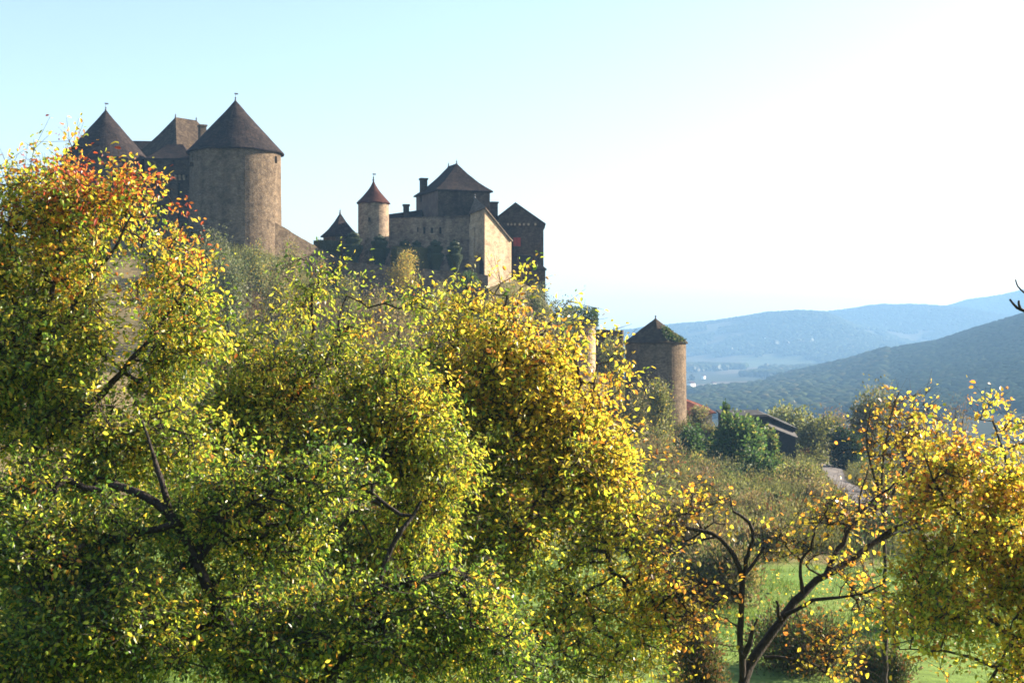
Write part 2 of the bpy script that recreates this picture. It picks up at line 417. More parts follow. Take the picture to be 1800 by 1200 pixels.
# --- surface colours (what grows where)
n1 = fbm(GX / 9, GY / 9, 4, 21); n2 = fbm(GX / 2.2, GY / 2.2, 3, 31)
def lerp(a, b, t): return np.asarray(a) * (1 - t[..., None]) + np.asarray(b) * t[..., None]
sm = lambda x, a, b: (lambda t: t * t * (3 - 2 * t))(np.clip((x - a) / (b - a), 0, 1))
meadow = lerp((0.085, 0.15, 0.028), (0.14, 0.19, 0.05), np.clip(n1 * 1.4 - 0.2, 0, 1))
scrub = lerp((0.085, 0.078, 0.034), (0.16, 0.12, 0.06), np.clip(n1 * 1.6 - 0.3 + 0.4 * (n2 - 0.5), 0, 1))
hillside = sm(GY + 34 * (n1 - 0.5) + 9 * (n2 - .5), 76, 92) * (1 - sm(GX + 5 * (n2 - .5), 27.5, 30) * (1 - sm(GY, 108, 122)))
c_near = lerp(meadow, scrub, np.clip(hillside, 0, 1))
# fields: rotated cells
def cells(x, y, sx, sy, ang, seed):
    ca, sa = math.cos(ang), math.sin(ang); xx = (x * ca + y * sa) / sx; yy = (-x * sa + y * ca) / sy
    yy = yy + 0.35 * np.sin(xx * 1.3 + seed); ix, iy = np.floor(xx + 0.5 * hashn(np.floor(yy), yy * 0, seed)), np.floor(yy)
    return hashn(ix, iy, seed + 5)
fc = cells(GX, GY, 260, 420, 0.25, 2)
pal = np.array([(0.11, 0.15, 0.05), (0.40, 0.30, 0.16), (0.15, 0.2, 0.06), (0.10, 0.13, 0.055), (0.33, 0.26, 0.13), (0.12, 0.11, 0.06), (0.2, 0.24, 0.1), (0.42, 0.33, 0.19)])
field = pal[np.clip((fc * 8).astype(int), 0, 7)]
field = lerp(field, (0.07, 0.1, 0.05), np.full(RR.shape, 0.55))
edge = (fbm(GX / 150, GY / 150, 3, 91) - .5)
def band(r0, r1, u0, u1, e=60, eu=25):
    q = RR * (1 + edge * .06); v = U_ + edge * 60
    return sm(q, r0 - e, r0) * (1 - sm(q, r1, r1 + e)) * sm(v, u0 - eu, u0) * (1 - sm(v, u1, u1 + eu))
field = lerp(field, (0.06, 0.095, 0.05), band(700, 1560, 1000, 2000) * .9)
field = lerp(field, (0.45, 0.34, 0.2), band(1640, 1800, 1100, 1300) * .9)
field = lerp(field, (0.42, 0.3, 0.18), band(1830, 1900, 1250, 1420) * .8)
field = lerp(field, (0.16, 0.24, 0.08), band(1560, 1620, 1100, 1290) * .8)
field = lerp(field, (0.4, 0.31, 0.19), band(2400, 2620, 1290, 1520) * .7)
field = lerp(field, (0.22, 0.3, 0.12), band(2790, 2960, 1310, 1500) * .8)
field = lerp(field, (0.36, 0.3, 0.17), band(3120, 3230, 1330, 1440) * .8)
field = lerp(field, (0.3, 0.28, 0.13), band(3270, 3340, 1260, 1400) * .6)
nw = fbm(GX / 260, GY / 260, 4, 55)
wood_m = np.clip(sm(nw, 0.52, 0.58), 0, 1)
nearhill = sm(U_ + edge * 420 - 0.16 * (1700 - RR), 1385, 1450) * sm(RR, 880, 960) * (1 - sm(RR, 2150, 2350))
ridge = sm(GZ, 8, 48) * sm(RR, 2700, 3100)
wood_m = np.clip(np.maximum(np.maximum(wood_m * np.maximum(sm(RR, 2250, 2450), .9 * np.where(RR > 1560, sm(nw, .53, .57), sm(fbm(GX / 190 + 3, GY / 260, 3, 88), .40, .46)) * sm(RR, 980, 1080) * (1 - band(1600, 1930, 1000, 1410))), nearhill), ridge * sm(nw, 0.2, 0.32)), 0, 1)
wood_c = lerp((0.035, 0.045, 0.02), (0.11, 0.085, 0.04), np.clip(fbm(GX / 60, GY / 60, 3, 77) * 1.6 - 0.3, 0, 1))
c_far = lerp(field * 0.2, wood_c * 0.7, wood_m)
c_all = lerp(c_near, c_far, sm(RR, 220, 320))
Vg = np.stack((GX, GY, GZ), -1).reshape(-1, 3); Cg = c_all.reshape(-1, 3)
def ring(i0, i1, name, mat, cap=False):
    ids = np.arange(i0 * na, (i1 + 1) * na)
    i = np.arange(i1 - i0)[:, None] * na; j = np.arange(na)[None]; j2 = (np.arange(na)[None] + 1) % na
    Fq = np.stack((i + j, i + na + j, i + na + j2, i + j2), -1).reshape(-1, 4)[:, ::-1]
    V, C = Vg[ids], Cg[ids]
    fs = [Fq]
    if cap:
        V = np.vstack((V, [[0, 0, -1.75]])); C = np.vstack((C, Cg[:1]))
        k = np.arange(na); fs.append(np.stack((np.full(na, len(V) - 1), k, (k + 1) % na), -1)[:, ::-1])
    o = mk(name, V, fs, mat, col=C, smooth=True); o['kind'] = 'structure'
    return o
i1 = int(np.searchsorted(rr, 270)); i2 = int(np.searchsorted(rr, 2600))
tag(ring(0, i1, 'ground', M['ground'], True), 'green meadow rising into the scrubby castle slope', None)
tag(ring(i1, i2, 'valley', M['valley']), 'hazy valley floor of fields and the wooded near hill', None)
tag(ring(i2, nr - 1, 'hills', M['hills']), 'far blue wooded hills on the skyline', None)

# ------------------------------------------------------------------ castle builders
def panel(mapf, S, T, openings, depth):
    """wall skin with real openings: mapf(s, t, d) -> xyz, d = depth inward. openings (s0, s1, t0, t1). Returns wall V, F and the back panes."""
    S = sorted(set([round(v, 5) for v in S] + [round(v, 5) for o in openings for v in o[:2]]))
    T = sorted(set([round(v, 5) for v in T] + [round(v, 5) for o in openings for v in o[2:4]]))
    V, Fs = [], []
    def quad(pts):
        n = len(V); V.extend(pts); Fs.append([n, n + 1, n + 2, n + 3])
    for a, b in zip(S[:-1], S[1:]):
        for c, d in zip(T[:-1], T[1:]):
            ms, mt = (a + b) / 2, (c + d) / 2
            if any(o[0] < ms < o[1] and o[2] < mt < o[3] for o in openings): continue
            quad([mapf(a, c, 0), mapf(b, c, 0), mapf(b, d, 0), mapf(a, d, 0)])
    panes = []
    for s0, s1, t0, t1 in openings:
        s0, s1, t0, t1 = [round(v, 5) for v in (s0, s1, t0, t1)]
        for (p, q) in (((s0, t0), (s1, t0)), ((s1, t0), (s1, t1)), ((s1, t1), (s0, t1)), ((s0, t1), (s0, t0))):
            quad([mapf(*p, 0), mapf(*q, 0), mapf(*q, depth), mapf(*p, depth)])
        panes.append([mapf(s0, t0, depth), mapf(s1, t0, depth), mapf(s1, t1, depth), mapf(s0, t1, depth)])
    return V, Fs, panes

def pane_obj(pts, mat, parent, name='window'):
    """a thin closed pane of dark glass or void at the back of an opening"""
    p = np.array(pts, float); n = np.cross(p[1] - p[0], p[3] - p[0]); n /= np.linalg.norm(n)
    q = p - n * 0.12
    if np.linalg.norm(q.mean(0)) < np.linalg.norm(p.mean(0)): q = p + n * 0.12
    return MB().add(np.vstack((p, q)), [[0, 1, 2, 3], [7, 6, 5, 4], [0, 4, 5, 1], [1, 5, 6, 2], [2, 6, 7, 3], [3, 7, 4, 0]]).build(name, mat, parent)

def finial(parent, p, h=0.8, vane=True):
    m = MB().lathe((p[0], p[1]), [(0.13, p[2] - 0.25), (0.16, p[2]), (0.06, p[2] + 0.15), (0.13, p[2] + 0.3), (0.03, p[2] + 0.42), (0.025, p[2] + h)], 8)
    if vane:
        m.box((p[0] + 0.1, p[1], p[2] + h + 0.02), (0.5, 0.03, 0.2), 0.5)
    return m.build('finial', M['lead'], parent)

def round_tower(name, label, cat, c, R, Rbase, z0, z1, zroof, Rroof, openings, wall_m, roof_m, concave=0.0, vane=True, n=64, fin=0.8, sag=0.25, depth=0.5, seed=0):
    root = thing(name, label, cat, (c[0], c[1], z0))
    def mapf(s, t, d):
        r = R + (Rbase - R) * max(0.0, (z1 - t) / (z1 - z0)) ** 1.6 - d
        return (c[0] + r * math.sin(s), c[1] - r * math.cos(s), t)
    ops = [(a - wd / 2 / R, a + wd / 2 / R, z - h / 2, z + h / 2) for a, z, wd, h in openings]
    V, Fs, panes = panel(mapf, np.linspace(-math.pi, math.pi, n + 1), np.linspace(z0, z1, 12), ops, depth)
    m = MB().add(V, Fs); m.lathe(c, [(R * 0.5, z1 - 0.1), (R - 0.02, z1 - 0.02)], n, False)
    m.build('wall', wall_m, root)
    for p in panes: pane_obj(p, M['void'], root)
    prof = [(R * 0.7, z1 - 0.12), (Rroof - 0.05, z1 - sag - 0.03), (Rroof, z1 - sag + 0.12)]
    for i in range(1, 13):
        f = i / 12
        prof.append(((Rroof - 0.0) * (1 - f) ** (1 + concave) + 0.02 * f, z1 - sag + 0.12 + (zroof - z1 + sag - 0.12) * f))
    rf = MB(); rf.lathe(c, prof, n); vv = rf.V[0]; an_ = np.arctan2(vv[:, 0] - c[0], vv[:, 1] - c[1]); wob = 1 + 0.022 * (fbm(np.cos(an_) * 3 + c[0], np.sin(an_) * 3 + vv[:, 2] * .5, 3, 2) - .5); vv[:, 0] = c[0] + (vv[:, 0] - c[0]) * wob; vv[:, 1] = c[1] + (vv[:, 1] - c[1]) * wob; vv[:, 2] += np.where(vv[:, 2] > z1 + .2, .12 * (fbm(an_ * 2 + c[0], vv[:, 2], 2, 7) - .5), .05 * np.sin(an_ * 7 + c[0])); roof = rf.build('roof', roof_m, root, smooth=False)
    if fin: finial(roof, (c[0], c[1], zroof), fin, vane)
    return root, roof

def hip_roof(c, e1, e2, a, b, ridge, zr, ze, flare=0.12, over=0.35, soff=0.2):
    """hipped roof, ridge along e1; returns MB. flare bends the lower slope outwards"""
    c = np.array(c, float); e1 = np.array(e1, float); e2 = np.array(e2, float)
    e1 /= np.linalg.norm(e1); e2 /= np.linalg.norm(e2)
    m = MB(); rings = []
    for f in (1.0, 0.8, 0.6, 0.3):
        hz = ze + (zr - ze) * ((1 - f) - flare * math.sin(math.pi * f) * 1.0)
        la = ridge + (a + over - ridge) * f; lb = (b + over) * f
        rings.append([(*(c + s * la * e1 + t * lb * e2), hz) for s, t in ((-1, 1), (1, 1), (1, -1), (-1, -1))])
    low = [(*(c + s * (a + over) * e1 + t * (b + over) * e2), ze - soff) for s, t in ((-1, 1), (1, 1), (1, -1), (-1, -1))]
    top = [(*(c - ridge * e1), zr), (*(c + ridge * e1), zr)]
    V = low + [p for r in rings for p in r] + top
    Fs = [[3, 2, 1, 0]]
    for k in range(4):
        for i in range(4):
            j = (i + 1) % 4
            Fs.append([k * 4 + i, k * 4 + j, k * 4 + 4 + j, k * 4 + 4 + i])
    o = 16; A, B = 20, 21
    Fs += [[o + 0, o + 1, B, A], [o + 1, o + 2, B], [o + 2, o + 3, A, B], [o + 3, o + 0, A]]
    return m.add(V, Fs), top

def rect(c, e1, e2, a, b):
    c = np.array(c, float); e1 = np.array(e1, float) / np.linalg.norm(e1); e2 = np.array(e2, float) / np.linalg.norm(e2)
    return [tuple(c + s * a * e1 + t * b * e2) for s, t in ((-1, 1), (1, 1), (1, -1), (-1, -1))]

def chimney(parent, c, w_, d_, z0, z1, rz=0.3, mat='stone_dark', name='chimney'):
    m = MB().box((c[0], c[1], (z0 + z1 - 0.25) / 2), (w_, d_, z1 - 0.25 - z0), rz)
    m.box((c[0], c[1], z1 - 0.125), (w_ + 0.22, d_ + 0.22, 0.25), rz)
    return m.build(name, M[mat], parent)

M['slate'] = plain_mat('grey_boards', (0.06, 0.055, 0.055), 0.9, 0.3)
# ---- big round tower
Y1 = 187.0; c1 = P(414, 0, Y1)[:2]; k1 = Y1 / F
zE = (600 - 268) * k1
t1, r1 = round_tower('round_tower', 'great round stone tower with a brown cone roof on top of the hill', 'tower', c1, 79 * k1, 82 * k1, 8, zE, (600 - 176) * k1, 85 * k1,
    [(R_(-57.5), (600 - 283) * k1, 0.62, 0.95), (R_(72), (600 - 284) * k1, 0.6, 0.9)], M['stone'], M['tile'], 0.03)
for dx in (-0.45, 0.35):
    a = R_(-57.5) + dx / (79 * k1)
    MB().box((c1[0] + 79 * k1 * math.sin(a), c1[1] - 79 * k1 * math.cos(a), (600 - 295) * k1), (0.3, 1.1, 0.45), a).build('corbel', M['stone_dark'], t1)
# ---- left rear tower
Y2 = 193.0; c2 = P(186, 0, Y2)[:2]; k2 = Y2 / F
round_tower('round_tower', 'round tower at the left, its cone roof rising behind the red-topped tree', 'tower', c2, 74 * k2, 76 * k2, 8, (600 - 283) * k2, (600 - 193) * k2, 79 * k2,
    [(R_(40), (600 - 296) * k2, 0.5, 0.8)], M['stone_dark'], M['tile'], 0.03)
# ---- gatehouse between the two towers
Y3 = 189.0; k3 = Y3 / F
xa, xb = P(256, 0, Y3)[0], P(340, 0, Y3)[0]
zt = (600 - 282) * k3
gt = thing('gatehouse', 'stone gatehouse with a row of corbels between the two big round towers', 'gatehouse', ((xa + xb) / 2, Y3 + 3, 9))
def sq(px0, px1, py0, py1): return (P(px0, 0, Y3)[0], P(px1, 0, Y3)[0], (600 - py1) * k3, (600 - py0) * k3)
zc = (600 - 308) * k3
up = [sq(303, 309, 281.5 + 1, 292), sq(281.5, 284.5, 286, 290)]
V, Fs, pu = panel(lambda s, t, d: (s, Y3 - 0.55 + d, t), [xa, xb], [zc, zt], up, 0.6)
lo = [sq(277, 281.5, 322, 384), sq(312.5, 316.5, 321, 392), sq(296, 298, 333, 347), sq(299.3, 301.3, 333, 347)]
V2, F2, pl = panel(lambda s, t, d: (s, Y3 + d, t), [xa, xb], [9, zc], lo, 0.55)
mb = MB().add(V, Fs).add(V2, F2)
mb.prism([(xa, Y3 - 0.55), (xb, Y3 - 0.55), (xb, Y3 + 0.001), (xa, Y3 + 0.001)], zc - 0.004, zc)
mb.prism([(xa, Y3 + 1.3), (xb, Y3 + 1.3), (xb, Y3 + 7), (xa, Y3 + 7)], 9, zt - 0.01)
mb.build('wall', M['stone_dark'], gt)
for p in pu: pane_obj(p, M['void'], gt)
for p in pl[:2]: pane_obj(p, M['void'], gt, 'drawbridge_slot')
for p in pl[2:]: pane_obj(p, M['wall_pale'], gt, 'window')
for i in range(7):
    x = P(281 + i * 7.2, 0, Y3)[0]
    m = MB().box((x, Y3 - 0.28, zc - 0.2), (0.26, 0.56, 0.36)); m.box((x, Y3 - 0.18, zc - 0.52), (0.26, 0.36, 0.28)); m.build('corbel', M['stone_light'], gt)
# gatehouse low roof
ge1, ge2 = (1, 0), (0, -1)
m, top = hip_roof(((xa + xb) / 2, Y3 + 3.4), ge1, ge2, (xb - xa) / 2 - 0.05, 3.9, 1.0, (600 - 254) * (k3 + 3.4 / F), zt + 0.22, 0.05, 0.1)
m.build('roof', M['tile'], gt)
# ---- great hall behind
A3 = P(308.6, 206, 202.0)
e1 = np.array((0.6, 0.8)); e2 = np.array((0.8, -0.6))
hc = A3[:2] + e1 * 1.9
zr = A3[2]; ze = (600 - 281) * 195 / F
hall = thing('great_hall', 'tall hall whose steep hipped roof stands between the left towers', 'hall', (hc[0], hc[1], 9))
MB().prism(rect(hc, e1, e2, 6.4, 5.9), 9, ze - 0.21).build('wall', M['stone_dark'], hall)
m, top = hip_roof(hc, e1, e2, 6.4, 5.9, 1.9, zr, ze, 0.07, 0.4)
rf = m.build('roof', M['tile_tan'], hall)
finial(rf, top[0], 0.55, False); finial(rf, top[1], 0.55, False)
cc = P(355.5, 0, 197)
chimney(hall, cc, 0.85, 1.2, ze, (600 - 220) * 197 / F, 0.5, 'stone')
# rear low ridge seen left of the hall
m, top = hip_roof((P(238, 0, 205)[0] + 2.0, 205), (1, 0.1), (0.1, -1), 5, 4, 2.5, (600 - 248) * 205 / F, (600 - 290) * 205 / F, 0.03)
rear = thing('rear_wing', 'low dark roofed wing seen between the left cone roof and the hall', 'wing', (P(238, 0, 205)[0] + 2, 205, 9))
m.build('roof', M['tile'], rear)
MB().prism(rect((P(238, 0, 205)[0] + 2.0, 205), (1, 0.1), (0.1, -1), 5, 4), 9, (600 - 290) * 205 / F - 0.21).build('wall', M['stone_dark'], rear)

# ---- ramp wall and terrace wall
def wall_run(name, label, pts, thick, zdrop, mat, cope=True):
    """pts: list of (px, py_top, Y)"""
    W = [P(*p) for p in pts]
    # resample and roughen the top
    Q = []
    for a, b in zip(W[:-1], W[1:]):
        n = max(2, int(np.linalg.norm(b - a) / 0.7))
        for i in range(n): Q.append(a + (b - a) * i / n)
    Q.append(W[-1]); Q = np.array(Q)
    Q[1:-1, 2] += rng.normal(0, 0.05, len(Q) - 2)
    d = np.gradient(Q[:, :2], axis=0); d /= np.linalg.norm(d, axis=1)[:, None]
    nrm = np.stack((-d[:, 1], d[:, 0]), 1)      # away from camera for left-to-right runs
    V = []
    for q, nn_ in zip(Q, nrm):
        for off, dz in ((-0.12, -zdrop), (0, 0), (thick, 0), (thick + 0.1, -zdrop)):
            V.append((q[0] + nn_[0] * off, q[1] + nn_[1] * off, q[2] + dz))
    n = len(Q); Fs = [[0, 1, 2, 3], [n * 4 - 1, n * 4 - 2, n * 4 - 3, n * 4 - 4]]
    for i in range(n - 1):
        for k in range(4):
            k2 = (k + 1) % 4
            Fs.append([i * 4 + k, (i + 1) * 4 + k, (i + 1) * 4 + k2, i * 4 + k2])
    root = thing(name, label, 'wall', Q[len(Q) // 2] - np.array((0, 0, zdrop)))
    MB().add(V, Fs).build('masonry', M[mat], root)
    return root
wall_run('rampart_wall', 'stone wall sloping down from the great round tower to the clipped hedge', [(484, 391, 184.8), (500, 400.5, 185.8), (545, 427, 188.6), (592, 453, 191.6)], 0.8, 6.0, 'stone')
wall_run('terrace_wall', 'long low retaining wall below the dark clipped yews', [(590, 455, 190.2), (606, 459.5, 188.6), (670, 465, 188), (760, 474, 189), (826, 479, 190), (858, 484, 190.5)], 0.8, 7.5, 'stone')

# ---- pavilion with pyramid roof
Y4 = 205.0; k4 = Y4 / F; pc = P(598, 0, Y4)[:2]
pv = thing('pavilion', 'small pavilion with a dark pointed roof left of the slim turret', 'pavilion', (pc[0], pc[1], 8))
ea = np.array((0.8, 0.6)); eb = np.array((0.6, -0.8))
hw = 33 * k4 / 1.4
MB().prism(rect(pc, ea, eb, hw - 0.15, hw - 0.15), 8, (600 - 417) * k4).build('wall', M['stone'], pv)
m, top = hip_roof(pc, ea, eb, hw - 0.15, hw - 0.15, 0.01, (600 - 374) * k4, (600 - 416) * k4 + 0.1, 0.11, 0.3)
rf = m.build('roof', M['tile'], pv); finial(rf, top[0], 0.6, False)

# ---- slim turret
Y5 = 196.0; k5 = Y5 / F; tc5 = P(656.5, 0, Y5)[:2]
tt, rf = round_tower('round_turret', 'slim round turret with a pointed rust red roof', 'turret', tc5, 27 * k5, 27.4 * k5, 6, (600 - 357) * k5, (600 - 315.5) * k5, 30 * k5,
    [(R_(-10), (600 - 388) * k5, 0.3, 0.6)], M['stone_lifted'], M['tile_rust'], 0.42, True, 40, 0.7, 0.12)

# ---- curtain wall building between turret and chapel
Y6 = 199.0; k6 = Y6 / F
x0, x1 = P(668, 0, Y6)[0], P(829, 0, Y6)[0]
cw = thing('curtain_wall', 'weathered stone curtain wall with four slit windows behind the yews', 'wall', ((x0 + x1) / 2, Y6 + 2, 6))
ops = []
for a, b, c_, d_ in ((733, 735.5, 399, 408), (744, 748, 398.5, 411), (757, 761.5, 400, 410), (772, 776, 399, 411)):
    ops.append((P(a, 0, Y6)[0], P(b, 0, Y6)[0], (600 - d_) * k6, (600 - c_) * k6))
zA, zB = (600 - 384) * k6, (600 - 378) * k6
V, Fs, pn = panel(lambda s, t, d: (s, Y6 + d - (s - x0) * 0.02, 6 + (t - 6) * 1.0 if t < zA else zA + (zB - zA) * (s - x0) / (x1 - x0)), np.linspace(x0, x1, 24), [6, 10, 14, zA - 0.3, zA], ops, 0.45)
mb = MB().add(V, Fs)
mb.prism([(x0, Y6 + 0.5), (x1, Y6 + 0.3), (x1, Y6 + 2.0), (x0, Y6 + 2.2)], 6, [zA - 0.02, zB - 0.02, zB - 0.02, zA - 0.02])
mb.prism([(x0, Y6), (x1, Y6 - (x1 - x0) * 0.02), (x1, Y6 + 0.32), (x0, Y6 + 0.52)], [zA + 0.001, zA + 0.001, zA + 0.001, zA + 0.001], [zA + 0.004, zB, zB, zA + 0.004])
mb.build('masonry', M['stone_lifted'], cw)
for p in pn: pane_obj(p, M['void'], cw, 'window')

# ---- low wing with dark roof and chimney
Y7 = 206.0; k7 = Y7 / F
lw = thing('low_wing', 'low dark roofed wing with a square chimney between turret and keep', 'wing', (*P(705, 0, Y7)[:2], 8))
xa, xb = P(676, 0, Y7)[0], P(742, 0, Y7)[0]
MB().prism([(xa, Y7 - 2), (xb, Y7 - 2), (xb, Y7 + 3), (xa, Y7 + 3)], 8, (600 - 388) * k7).build('wall', M['stone_dark'], lw)
zl, zh = (600 - 390) * k7, (600 - 368) * k7
MB().add([(xa - .3, Y7 - 2.3, zl), (xb + .3, Y7 - 2.3, zl), (xb + .3, Y7 + 3.3, zl), (xa - .3, Y7 + 3.3, zl), (xa + 0.2, Y7 + 0.5, zh - 0.7), (xb, Y7 + 0.5, zh)],
         [[3, 2, 1, 0], [0, 1, 5, 4], [2, 3, 4, 5], [1, 2, 5], [3, 0, 4]]).build('roof', M['tile'], lw)
chimney(lw, P(714, 0, Y7 - 1), 0.85, 0.9, zl, (600 - 360.5) * k7, 0.1)

# ---- square keep
N = P(769.5, 0, 200)[:2]; dl = np.array((-3.6, 9.0)); dr = np.array((7.3, 2.6))
kc = N + dl / 2 + dr / 2
kp = thing('square_keep', 'square keep with a broad hipped roof, the tallest of the middle group', 'keep', (kc[0], kc[1], 8))
q = [tuple(N), tuple(N + dr), tuple(N + dr + dl), tuple(N + dl)]
zk = (600 - 334) * 200 / F
MB().prism(q, 8, zk - 0.02).build('wall', M['stone_dark'], kp)
pl_ = MB().prism([tuple(N + np.array((-0.05, 0.0))), tuple(N + np.array((-0.0, -0.03))), tuple(N + np.array((0.0, 0.0)) + dl * 0.0 + np.array((0.03, 0.04))), tuple(N + dl + np.array((0.03, 0))), tuple(N + dl + np.array((-0.05, 0)))], 8, zk - 0.05)
pl_.build('rendered_face', M['plaster'], kp)
m, top = hip_roof(kc, dl, dr, np.linalg.norm(dl) / 2, np.linalg.norm(dr) / 2, 1.75, (600 - 288.5) * 205 / F, zk + 0.1, 0.085, 0.35)
rf = m.build('roof', M['tile'], kp); finial(rf, top[0], 0.6, False); finial(rf, top[1], 0.6, False)
chimney(kp, P(744.5, 0, 207), 0.95, 0.95, zk - 1, (600 - 313.5) * 207 / F, 0.3)
chimney(kp, P(868, 0, 206.5), 0.95, 1.0, 8, (600 - 355) * 206.5 / F, 0.3)

# ---- chapel: buttressed, sunlit gable wall and sloping roof
Yc = 194.0; kc_ = Yc / F
a = P(826.5, 0, Yc + 1.5); b = P(852, 0, Yc - 0.6); c_ = P(898.5, 0, Yc + 4.2)
ch = thing('chapel', 'pale sunlit chapel with a steep tiled roof and an arched recess darkened as shadow', 'chapel', (b[0], b[1] + 3, 5))
za, zb, zc_ = (600 - 376) * (kc_ + 1.5 / F), (600 - 366) * (kc_ - .6 / F), (600 - 420) * (kc_ + 4.2 / F)
al = P(826.5, 0, Yc + 9); cr = P(899, 0, Yc + 12)
# left facet (with arched recess) and gable facet on the right
def facet(p, q, zp, zq, arch=None, z0=5):
    p, q = np.array(p[:2]), np.array(q[:2]); L = np.linalg.norm(q - p); u = (q - p) / L; nrm = np.array((-u[1], u[0]))
    top = lambda s: zp + (zq - zp) * s / L
    S = list(np.linspace(0, L, 9)); T = [0, 0.25, 0.5, 0.75, 1]
    if not arch:
        mp = lambda s, t, d: (*(p + u * s + nrm * d), z0 + (top(s) - z0) * t)
        return panel(mp, S, T, [], 0)[:2] + ([],)
    s0, s1, zs, zt_ = arch; V, Fs = [], []
    def quad(*pts): n = len(V); V.extend(pts); Fs.append(list(range(n, n + len(pts))))
    pt = lambda s, z, d=0: (*(p + u * s + nrm * d), z)
    quad(pt(0, z0), pt(s0, z0), pt(s0, top(s0)), pt(0, top(0)))
    quad(pt(s1, z0), pt(L, z0), pt(L, top(L)), pt(s1, top(s1)))
    # pointed arch outline
    arc = [(s0 + (s1 - s0) * i / 10, zs + (zt_ - zs) * (1 - abs(2 * i / 10 - 1) ** 1.8)) for i in range(11)]
    for (sa, z_a), (sb, z_b) in zip(arc[:-1], arc[1:]):
        quad(pt(sa, z_a), pt(sb, z_b), pt(sb, top(sb)), pt(sa, top(sa)))
        quad(pt(sa, z_a), pt(sa, z_a, 0.8), pt(sb, z_b, 0.8), pt(sb, z_b))
    quad(pt(s0, z0), pt(s0, z0, 0.8), pt(s0, zs, 0.8), pt(s0, zs)); quad(pt(s1, zs), pt(s1, zs, 0.8), pt(s1, z0, 0.8), pt(s1, z0))
    back = [pt(s0, z0, 0.8), pt(s1, z0, 0.8)] + [pt(s, z, 0.8) for s, z in arc[::-1]]
    return V, Fs, [back]
L1 = np.linalg.norm(b[:2] - a[:2])
V, Fs, bk = facet(a, b, za, zb, (L1 * 0.34, L1 * 0.93, (600 - 464) * kc_, (600 - 447) * kc_))
V2, F2, _ = facet(b, c_, zb, zc_)
mb = MB().add(V, Fs).add(V2, F2)
V3, F3, _ = facet(c_, cr, zc_, zc_ + 0.2); V4, F4, _ = facet(cr, al, zc_ + .2, za); V5, F5, _ = facet(al, a, za, za)
mb.add(V3, F3).add(V4, F4).add(V5, F5)
mb.build('wall', M['stone_light'], ch)
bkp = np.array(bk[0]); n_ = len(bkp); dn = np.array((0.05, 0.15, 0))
MB().add(np.vstack((bkp, bkp + dn)), [list(range(n_)), list(range(n_, 2 * n_))[::-1]] + [[i, (i + 1) % n_, n_ + (i + 1) % n_, n_ + i] for i in range(n_)]).build('arched_recess_shadow', M['void'], ch)  # recess back coloured near-black to stand for the shadow in it
pk = P(834.5, 347, Yc + 3.6)
ov = 0.25
ra = P(824.5, 374.8, Yc + 1.2); rb = P(853.5, 363.8, Yc - 0.9); rc = P(900.2, 421.5, Yc + 4.0)
rcr = np.array((cr[0] + .3, cr[1], zc_ + 0.35)); ral = np.array((al[0] - .3, al[1], za + 0.1)); pk2 = np.array((pk[0] + 0.4, cr[1] - 0.8, pk[2]))
top_ = [ra, rb, rc, rcr, ral, pk, pk2]; dz = np.array((0, 0, 0.2))
Vr = np.array([p for p in top_] + [p - dz for p in top_])
tf = [[0, 1, 5], [1, 2, 3, 6, 5], [3, 4, 6], [4, 0, 5, 6]]
tf = [[0, 1, 5], [1, 2, 6, 5], [2, 3, 6], [3, 4, 6], [4, 0, 5, 6]]
Fr = tf + [[i + 7 for i in f][::-1] for f in tf] + [[i, i + 7, (i + 1) % 5 + 7, (i + 1) % 5] for i in range(5)]
rf = MB().add(Vr, Fr).build('roof', M['lauze'], ch)
finial(rf, pk, 0.5, False)
# buttress at the corner
bt = MB(); bx = P(833, 0, Yc + 0.35)
bt.prism([(a[0] - 0.15, a[1] - 0.35), (a[0] + 0.55, a[1] - 0.75), (a[0] + 0.6, a[1] + 0.1), (a[0] - 0.1, a[1] + 0.3)], 5, [(600 - 400) * kc_, (600 - 400) * kc_, (600 - 390) * kc_, (600 - 390) * kc_])
bt.build('buttress', M['stone_light'], ch)

# ---- tall residence at the right end
Yr = 204.0; kr = Yr / F
xl, xr_ = P(876.5, 0, Yr)[0], P(955.5, 0, Yr)[0]
xm = P(906, 0, Yr)[0]
rs = thing('tall_house', 'tall dark stone house with an uneven gable and a red shuttered window', 'house', ((xl + xr_) / 2, Yr + 4, 3))
zl_, zp_, zr2 = (600 - 381) * kr, (600 - 358) * kr, (600 - 392.5) * kr
op = (P(902, 0, Yr)[0], P(915.5, 0, Yr)[0], (600 - 433) * kr, (600 - 417) * kr)
zlow = min(zl_, zr2) - 0.3
V, Fs, pn = panel(lambda s, t, d: (s, Yr + d, t), np.linspace(xl, xr_, 8), [3, 8, zlow], [op], 0.35)
mb = MB().add(V, Fs)
mb.prism([(xl, Yr + 0.4), (xr_, Yr + 0.4), (xr_, Yr + 9), (xl, Yr + 9)], 3, zlow - 0.004)
gv = [(xl, zlow), (xr_, zlow), (xr_, zr2), (xm, zp_), (xl, zl_)]
mb.add([(x, Yr, z) for x, z in gv] + [(x, Yr + 9, z) for x, z in gv], [[0, 1, 2, 3, 4], [9, 8, 7, 6, 5], [1, 6, 7, 2], [4, 9, 5, 0]])
mb.build('wall', M['stone_dark'], rs)
pts = [(xl - 0.3, zl_ - 0.22), (xm, zp_ + 0.02), (xr_ + 0.3, zr2 - 0.2)]
Vr = [(x, y, z + o) for y in (Yr - 0.15, Yr + 9.2) for o in (0.0, 0.18) for x, z in pts]
